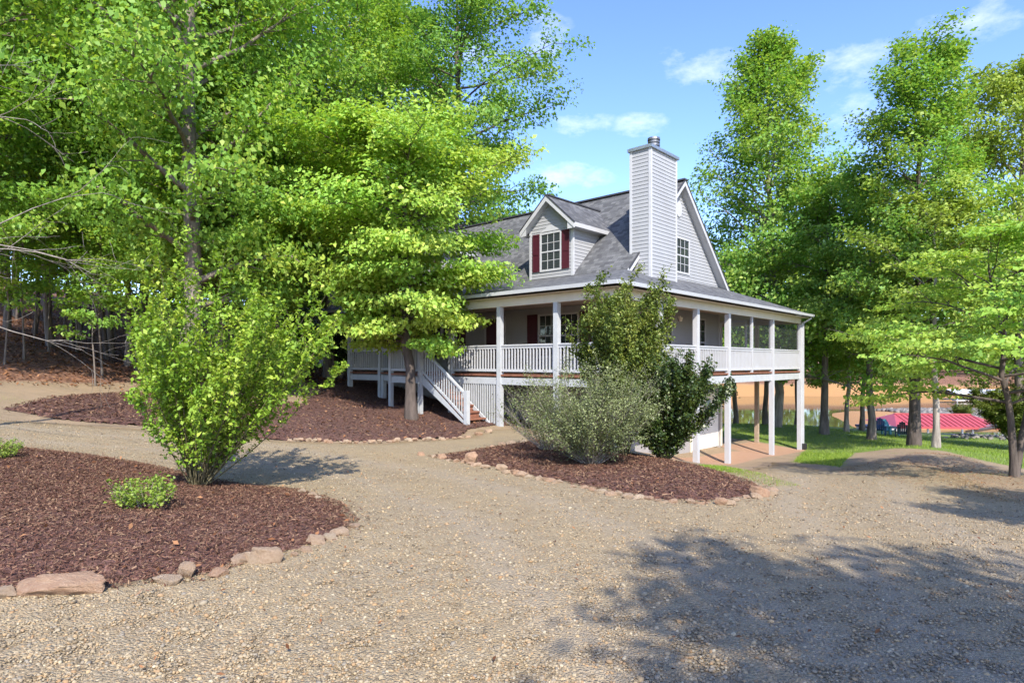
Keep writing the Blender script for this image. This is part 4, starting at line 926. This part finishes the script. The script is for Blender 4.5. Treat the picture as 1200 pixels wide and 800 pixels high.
BP['olive'] = bush(53, 34, 3.7, .52, 46000, .07, 'leaf_olive', 'stem', .3, .25, .3, 15, .6, .05, .016)
BP['holly'] = bush(54, 44, 2.3, .75, 52000, .065, 'leaf_holly', 'stem', .34, .1, .4, 14, .4, .05, .012)
BP['little'] = bush(55, 22, .36, 1.1, 1300, .035, 'leaf_yellow', 'twig', .35, .15, .3, 6, .12, .02, .004)
BP['cedar'] = bush(56, 40, 3.6, .5, 16000, .11, 'leaf_cedar', 'twig', .25, .12, .5, 12, .6, .09, .02)
BP['twiggy'] = bush(57, 46, 1.6, 1.2, 2500, .04, 'leaf_olive', 'twig', .25, .3, .3, 14, .5, .04, .008)
bb = put_bush(BP['bright'], 232, 8.15, 'big bright green vase shaped shrub in the mulch bed', 'shrub', 0, (.88, .88, .95)); bb.rotation_euler = (0, .17, 0)
put_bush(BP['little'], 170, 6.55, 'small yellow green low plant in front of the big shrub', 'low_plant', 0, (1.1, 1, 1), 'plant')
put_bush(BP['little'], 2, 8.6, 'small green plant at the left edge of the mulch bed', 'low_plant', 2, (.75, .7, .8), 'plant')
put_bush(BP['grey'], 692, 11.3, 'wide grey green shrub in the stone edged bed', 'shrub', .3, (.95, .95, .92))
put_bush(BP['olive'], 732, 13.2, 'tall olive green shrub rising behind the grey one to the eave', 'shrub', 1.0, (.82, .82, .95))
put_bush(BP['holly'], 778, 13.2, 'dark glossy leaved shrub beside the garage porch post', 'shrub', 2.0, (.9, .9, .95))
put_bush(BP['twiggy'], 640, 13.2, 'sprawling twiggy half bare shrub left of the grey one', 'shrub', 1.0, (.9, .9, .9))
put_bush(BP['cedar'], 352, 25, 'dark evergreen shrub in front of the outbuilding', 'shrub', .4, (.8, .8, .75))
put_bush(BP['cedar'], 398, 28, 'dark evergreen shrub at the left end of the porch', 'shrub', 2.4, (.75, .75, .7))
put_bush(BP['cedar'], 318, 27, 'dark evergreen shrub left of the outbuilding window', 'shrub', 3.4, (1.1, 1.1, 1.0))
put_bush(BP['olive'], 1128, 66, 'green bush growing by the boat dock', 'shrub', 1.0, (.9, .9, .55))
put_bush(BP['olive'], 1195, 30, 'light green bush on the lawn edge by the small dogwood', 'shrub', 1.7, (1.6, 1.6, .9))

# bare branched small tree at the left edge
r = np.random.default_rng(61); T = Tubes(); bx, by = -9.6, 9.4
T.add([(0, 0, 0), (.1, 0, 1.5), (.05, .1, 3), (.3, .1, 5), (.5, 0, 7.2)], [.09, .08, .065, .045, .01], 8)
def br(p, d, L, rad, lvl):
    pts = [np.array(p)]; d = np.array(d, float)
    for k in range(6):
        d = d + r.normal(0, .13, 3) + np.array([0, 0, -.015]); d /= np.linalg.norm(d); pts.append(pts[-1] + d * L / 6)
    T.add(np.array(pts), np.linspace(rad, max(.0025, rad * .25), 7), 5 if lvl < 2 else 3)
    if lvl < 3:
        for k in range(4):
            q = pts[r.integers(2, 7)]; dd = d + r.normal(0, .6, 3); dd /= np.linalg.norm(dd); br(q, dd, L * r.uniform(.3, .5), rad * .4, lvl + 1)
for k, (z, el, L) in enumerate(((2.0, .25, 2.8), (2.6, .55, 3.2), (3.1, .2, 2.6), (3.7, .6, 3.0), (4.5, .5, 2.6), (5.4, .6, 2.2), (2.9, .4, 2.4))):
    az = r.uniform(-.5, 1.0); br((.1, 0, z), (math.cos(az) * math.cos(el), math.sin(az) * math.cos(el), math.sin(el)), L, .017, 1)
bt = empty('bare_tree', (bx, by, g1(bx, by)), 0, 'nearly leafless grey twigged small tree at the left edge', 'tree'); mobj('trunk', T.mesh('trunk', M['twig']), bt)

# ------------------------------------------------------------------ stones
def stone_mesh(seed, angular=.25):
    me = bpy.data.meshes.new('stone'); import bmesh
    bm = bmesh.new(); bmesh.ops.create_icosphere(bm, subdivisions=4, radius=1.0); r = np.random.default_rng(seed)
    pl = [(Vector(r.normal(0, 1, 3)).normalized(), r.uniform(.45, .8)) for _ in range(11)]
    for v in bm.verts:
        c = v.co.copy()
        for nn, dd in pl:
            e = c.dot(nn) - dd
            if e > 0: c -= nn * e * .97
        v.co = c * (1 + .16 * mnoise.noise(c * 1.7 + Vector((seed, 0, 0))) + .09 * mnoise.noise(c * 4.5) + .05 * mnoise.noise(c * 11))
    bm.to_mesh(me); bm.free(); me.materials.append(M['stone'])
    me.polygons.foreach_set('use_smooth', np.ones(len(me.polygons), bool)); return me
SM = [stone_mesh(k) for k in range(7)]
def stone(px, py, w, hgt, dep, label, group=None, rz=None, k=None, sink=.24):
    X, Y = PX(px, py); o = bpy.data.objects.new('stone', SM[random.randrange(7) if k is None else k]); link(o)
    sw = w / 2 / F * Y; o.scale = (sw, sw * dep, sw * hgt * 1.3); o.rotation_euler = (random.uniform(-.15, .15), random.uniform(-.15, .15), random.uniform(-.3, .3) if rz is None else rz)
    o.location = (X, Y, topz1(X, Y) + sw * hgt * (1 - sink * 2) * .8); tag(o, label, 'stone', group); return o
stone(84, 699, 116, .26, .55, 'large flat orange brown slab at the left bed corner', rz=.05, k=2)
stone(312, 662, 40, .62, .7, 'biggest rounded tan stone of the cluster on the bed edge', k=1)
stone(297, 664, 24, .8, .6, 'pale upright stone leaning on the biggest rounded one', k=3)
stone(280, 668, 30, .55, .7, 'wedge shaped tan stone just left of the pale upright one', k=4)
stone(220, 681, 26, .75, .8, 'round tan stone alone on the bed edge, left of the cluster', k=5)
stone(193, 690, 40, .4, .7, 'long low tan stone next to the flat slab', k=0)
stone(256, 679, 26, .5, .8, 'small orange stone between the round one and the cluster', k=6)
g1_ = 'edging stones of the left mulch bed'
for px, py, w in ((345, 657, 12), (372, 642, 28), (388, 637, 22), (400, 632, 26), (360, 650, 18), (414, 622, 18), (352, 581, 14), (365, 585, 14), (0, 706, 34), (372, 590, 12)):
    stone(px, py, w, random.uniform(.4, .6), .7, 'small tan stone edging the left mulch bed', g1_)
g2_ = 'edging stones of the grey shrub bed'
for k in range(46):
    f = k / 45.0; path = [(494, 536), (556, 547), (620, 562), (700, 579), (780, 593), (850, 594), (908, 581)]; L = f * (len(path) - 1); i = min(int(L), len(path) - 2); u = L - i
    if random.random() < .12: continue
    stone(path[i][0] + (path[i + 1][0] - path[i][0]) * u + random.uniform(-3, 3), path[i][1] + (path[i + 1][1] - path[i][1]) * u + random.uniform(-1.5, 1), random.uniform(9, 19), random.uniform(.35, .6), .75, 'tan stone in the row edging the grey shrub bed', g2_)
stone(889, 584, 24, .7, .8, 'large tan stone at the right tip of the grey shrub bed', k=1); stone(553, 545, 22, .7, .8, 'rounded orange stone near the left tip of the grey shrub bed', k=5)
g3_ = 'stones along the dogwood bed'
for k in range(30):
    px = 340 + 205 * k / 29 + random.uniform(-3, 3); py = 519.5 + 1.5 * math.sin(px * .05) - max(0, px - 470) * .085
    stone(px, py, random.uniform(6, 11), random.uniform(.35, .6), .75, 'small stone in the row below the dogwood', g3_)
for px, py in ((560, 511), (572, 508), (600, 523), (612, 521), (624, 518), (632, 514), (588, 525), (577, 527)):
    stone(px, py, random.uniform(9, 14), .5, .8, 'stone lining the short path to the stairs', 'stones lining the stair path')

# ------------------------------------------------------------------ lakeside
def at(px, py, Y): return ((px - CX) / F * Y, Y, EYE - (py - HY) / F * Y)
# boat dock with red roof
Yd = 53.0; dx, dy, _ = at(1092, 495, Yd)
dk = empty('boat_dock', (dx, dy, LAKE), -.12, 'covered boat dock with a faded red metal roof on the shore', 'dock')
mb = MB(); wz = EYE - (493 - HY) / F * Yd - LAKE; rz_ = EYE - (485 - HY) / F * Yd - LAKE
hw, hd = 4.25, 3.0
mb.poly([(-hw, -hd, wz - .25), (hw, -hd, wz - .25), (hw - 1.2, 0, rz_), (-hw + 1.2, 0, rz_)]); mb.poly([(-hw, hd, wz - .25), (hw, hd, wz - .25), (hw - 1.2, 0, rz_), (-hw + 1.2, 0, rz_)])
mb.poly([(-hw, -hd, wz - .25), (-hw, hd, wz - .25), (-hw + 1.2, 0, rz_)]); mb.poly([(hw, -hd, wz - .25), (hw, hd, wz - .25), (hw - 1.2, 0, rz_)])
mb.build('roof', M['redroof'], dk)
dkr = [o for o in dk.children if o.name.startswith('roof')][0]; mb = MB()
for k in range(15):
    x = -hw + 1.25 + (2 * hw - 2.5) * k / 14
    for sg in (-1, 1): mb.hexa([(x - .02, sg * hd, wz - .245), (x + .02, sg * hd, wz - .245), (x + .02, 0, rz_), (x - .02, 0, rz_), (x - .02, sg * hd, wz - .19), (x + .02, sg * hd, wz - .19), (x + .02, 0, rz_ + .05), (x - .02, 0, rz_ + .05)])
mb.bar((-hw + 1.2, 0), (hw - 1.2, 0), .22, (rz_ - .02, rz_ + .06)); mb.bar((-hw, -hd - .02), (hw, -hd - .02), .06, (wz - .38, wz - .2)); mb.build('roof_ribs', M['redroof'], dkr)
mb = MB(); mb.box(-hw, -hd, .42, hw, -hd + 1.1, .6); mb.box(-hw, hd - 1.1, .42, hw, hd, .6); mb.box(hw - 1.2, -hd + 1.1, .42, hw, hd - 1.1, .6); mb.build('deck', M['greywood'], dk)
for x in (-hw + .3, -1.7, 1.7, hw - .3):
    for y in (-hd + .3, hd - .3):
        p = MB(); p.box(x - .06, y - .06, -.4, x + .06, y + .06, wz - .2); p.build('roof_post', M['flash'], dk)
# pontoon boat
bx_, by_, _ = at(1040, 500, 58.0)
bo = empty('pontoon_boat', (bx_, by_, LAKE + .35), .1, 'white boat with navy trim moored at the red roofed dock', 'boat')
mb = MB(); prof_ = [(-2.6, .9), (1.6, .9), (2.6, .45), (2.9, 0), (2.6, -.45), (1.6, -.9), (-2.6, -.9)]
for k in range(len(prof_)):
    a, b = prof_[k], prof_[(k + 1) % len(prof_)]; mb.poly([(a[0] * .93, a[1] * .8, 0), (b[0] * .93, b[1] * .8, 0), (b[0], b[1], .75), (a[0], a[1], .75)])
mb.poly([(a, b, .6) for a, b in prof_]); mb.poly([(a * .93, b * .8, 0) for a, b in prof_][::-1]); mb.build('hull', M['boat'], bo)
mb = MB()
for k in range(len(prof_)):
    a, b = prof_[k], prof_[(k + 1) % len(prof_)]; mb.bar(a, b, .08, (.62, .8))
mb.build('rub_rail', M['navy'], bo); mb = MB(); mb.box(-.3, -.4, .6, .4, .4, 1.3); mb.poly([(.4, -.5, 1.1), (.4, .5, 1.1), (.15, .45, 1.7), (.15, -.45, 1.7)]); mb.build('console', M['boat'], bo)
# gangway
p0 = at(1138, 504, 51.0); p1 = at(1182, 497, 48.0)
gw = empty('gangway', (p0[0], p0[1], 0), 0, 'pale walkway running from the bank down to the dock', 'gangway')
mb = MB(); mb.bar((0, 0), (p1[0] - p0[0], p1[1] - p0[1]), 1.2, (p0[2] - .15, p0[2]), (p1[2] - .15, p1[2])); mb.build('walkway', M['greywood'], gw)
mb = MB()
for o in (-.58, .58): mb.bar((o * .3, o), (p1[0] - p0[0] + o * .3, p1[1] - p0[1] + o), .05, (p0[2] + .0, p0[2] + .12), (p1[2], p1[2] + .12))
mb.build('side_rail', M['boat'], gw)
# far dock with white roof
fx, fy, _ = at(1140, 470, 112.0)
fd = empty('boat_dock', (fx, fy, LAKE), .05, 'far boat dock with a white roof across the cove', 'dock')
wz2 = EYE - (472 - HY) / F * 112 - LAKE + 1.7
mb = MB(); mb.box(-5.2, -2.6, wz2, 5.2, 2.6, wz2 + .25); mb.poly([(-5.2, -2.6, wz2 + .26), (5.2, -2.6, wz2 + .26), (5, 0, wz2 + .8), (-5, 0, wz2 + .8)]); mb.poly([(-5.2, 2.6, wz2 + .26), (5.2, 2.6, wz2 + .26), (5, 0, wz2 + .8), (-5, 0, wz2 + .8)]); mb.build('roof', M['boat'], fd)
for x in (-4.9, 0, 4.9):
    for y in (-2.4, 2.4): p = MB(); p.box(x - .08, y - .08, -.5, x + .08, y + .08, wz2); p.build('roof_post', M['flash'], fd)
mb = MB(); mb.box(-5.2, -2.6, .2, 5.2, -1.6, .4); mb.box(-5.2, 1.6, .2, 5.2, 2.6, .4); mb.build('deck', M['greywood'], fd)
# riprap
r = np.random.default_rng(5); n = 2600
pp = [PX(1062, 492), PX(1120, 482), PX(1185, 478), PX(1230, 490), PX(1225, 540), PX(1150, 528), PX(1120, 517), PX(1160, 505), PX(1150, 492)]
X, Y = rand_in([(50, 72), (56, 70), (58, 60), (64, 60), (68, 80), (58, 92), (50, 84)], n); rs = r.uniform(.1, .38, n)
scatter('riprap_rocks', ICO, ICOF, X, Y, G(X, Y) + .1, np.stack([rs * 1.3, rs, rs * .8], -1), .4, M['riprap'], .2)
X, Y = rand_in([(26, 37), (38, 36), (46, 52), (35, 47)], 600); rs = r.uniform(.05, .16, 600)
scatter('riprap_rocks', ICO, ICOF, X, Y, G(X, Y) + .03, np.stack([rs * 1.3, rs, rs * .8], -1), .4, M['riprap'], .2)
# lawn chairs
def chair(px, Y, rz, mat, label):
    X = (px - CX) / F * Y; o = empty('lawn_chair', (X, Y, g1(X, Y)), rz, label, 'chair', 'blue lawn chairs by the shore')
    mb = MB()
    for k in range(5): mb.hexa([(-.24 + k * .1, -.05, .33 ), (-.155 + k * .1, -.05, .33), (-.155 + k * .1, .45, .22), (-.24 + k * .1, .45, .22), (-.24 + k * .1, -.05, .36), (-.155 + k * .1, -.05, .36), (-.155 + k * .1, .45, .25), (-.24 + k * .1, .45, .25)])
    mb.build('seat', mat, o); mb = MB()
    for k in range(5):
        x = -.24 + k * .1 + .0425; hgt = .98 - abs(k - 2) ** 2 * .045; mb.hexa([(x - .042, .40, .24), (x + .042, .40, .24), (x + .042, .43, .24), (x - .042, .43, .24), (x - .05, .70, hgt), (x + .05, .70, hgt), (x + .05, .73, hgt), (x - .05, .73, hgt)])
    mb.build('backrest', mat, o)
    for sx in (-.32, .32):
        m_ = MB(); m_.box(sx - .07, -.12, .52, sx + .07, .62, .55); m_.build('armrest', mat, o)
        m_ = MB(); m_.box(sx - .03, -.1, 0, sx + .03, 0, .52); m_.build('leg', mat, o)
        m_ = MB(); m_.box(sx - .03, .5, 0, sx + .03, .58, .52); m_.build('leg', mat, o)
chair(1030, 36.5, -.6, M['blue'], 'leftmost blue slatted lawn chair, tilted back beside a pale trunk')
chair(1047, 37.5, .2, M['teal'], 'teal lawn chair with a pale back, middle of the three')
chair(1057, 35.5, 2.6, M['darkblue'], 'darkest lawn chair, next to the thick dark trunk')

# ------------------------------------------------------------------ sky, sun, camera
SUN_EL = R(42); SUN_AZ = R(9)      # azimuth to the right of straight behind the camera
w = bpy.data.worlds.new('World'); scene.world = w; w.use_nodes = True; nt = w.node_tree
bg = nt.nodes['Background']; bg.inputs['Strength'].default_value = 0.14
sky = nt.nodes.new('ShaderNodeTexSky'); sky.sky_type = 'NISHITA'; sky.sun_disc = False; sky.sun_elevation = SUN_EL; sky.sun_rotation = R(180) - SUN_AZ
sky.air_density = 1.0; sky.dust_density = 0.7; sky.ozone_density = 3.5; sky.altitude = 300
tc = nt.nodes.new('ShaderNodeTexCoord')
nv = nt.nodes.new('ShaderNodeVectorMath'); nv.operation = 'NORMALIZE'; nt.links.new(tc.outputs['Generated'], nv.inputs[0])
mp = nt.nodes.new('ShaderNodeMapping'); mp.inputs['Scale'].default_value = (1.0, 1.0, 2.2); nt.links.new(nv.outputs[0], mp.inputs[0])
cn = noise(nt, mp.outputs[0], 16.0, 10, 0.66)
tot = None
for px, py, wx, wz, am in ((640, 45, .05, .06, .85), (830, 80, .085, .032, .85), (995, 78, .075, .036, .85), (790, 70, .05, .02, .6), (680, 146, .07, .025, .75), (752, 147, .06, .025, .8), (665, 207, .09, .03, .9), (1010, 130, .06, .03, .8), (560, 60, .1, .04, .7), (1150, 20, .1, .04, .6), (300, 40, .2, .06, .8)):
    d = Vector((px - CX, F, HY - py)).normalized()
    su = nt.nodes.new('ShaderNodeVectorMath'); su.operation = 'SUBTRACT'; nt.links.new(nv.outputs[0], su.inputs[0]); su.inputs[1].default_value = d
    sc_ = nt.nodes.new('ShaderNodeVectorMath'); sc_.operation = 'MULTIPLY'; nt.links.new(su.outputs[0], sc_.inputs[0]); sc_.inputs[1].default_value = (1 / wx, 1 / wx, 1 / wz)
    ln = nt.nodes.new('ShaderNodeVectorMath'); ln.operation = 'LENGTH'; nt.links.new(sc_.outputs[0], ln.inputs[0])
    v_ = mathn(nt, 'MULTIPLY', mathn(nt, 'SUBTRACT', 1.0, ln.outputs['Value'], True), am)
    tot = v_ if tot is None else mathn(nt, 'MAXIMUM', tot, v_)
cf = mathn(nt, 'ADD', mathn(nt, 'MULTIPLY', tot, 0.75), mathn(nt, 'MULTIPLY', mathn(nt, 'SUBTRACT', cn, 0.5), 2.6))
cf = mathn(nt, 'MULTIPLY', cf, mathn(nt, 'MULTIPLY', tot, 3.0, True))
cl = ramp(nt, cf, [(0.12, (0, 0, 0)), (1.0, (0.38, 0.38, 0.38))])
hs = node(nt, 'ShaderNodeHueSaturation', {'Hue': 0.516, 'Saturation': 1.14, 'Value': 1.0}); nt.links.new(sky.outputs[0], hs.inputs['Color'])
nt.links.new(mixc(nt, cl, hs.outputs[0], (4.4, 4.5, 4.7)), bg.inputs['Color'])

L = bpy.data.lights.new('sun', 'SUN'); L.energy = 2.85; L.angle = R(0.53); L.color = (1.0, 0.935, 0.82)
so = link(bpy.data.objects.new('sun', L))
sd_ = Vector((math.sin(SUN_AZ) * math.cos(SUN_EL), -math.cos(SUN_AZ) * math.cos(SUN_EL), math.sin(SUN_EL)))
so.rotation_euler = (-sd_).to_track_quat('-Z', 'Y').to_euler()

cam = bpy.data.cameras.new('camera'); cam.sensor_width = 36; cam.lens = F / 1200 * 36; cam.shift_y = 25 / 1200; cam.clip_start = .05; cam.clip_end = 2000
co = link(bpy.data.objects.new('camera', cam)); co.location = (0, 0, EYE); co.rotation_euler = (R(90), 0, 0); scene.camera = co
vs = scene.view_settings; vs.view_transform = 'Standard'; vs.look = 'None'; vs.gamma = 1; vs.use_curve_mapping = False; vs.exposure = 1.6
scene.cycles.max_bounces = 7; scene.cycles.diffuse_bounces = 4; scene.cycles.transmission_bounces = 4; scene.cycles.transparent_max_bounces = 8
scene.cycles.sample_clamp_indirect = 6
scene.cycles.use_denoising = True; scene.cycles.denoiser = 'OPENIMAGEDENOISE'; scene.cycles.denoising_input_passes = 'RGB_ALBEDO_NORMAL'; scene.cycles.denoising_prefilter = 'ACCURATE'
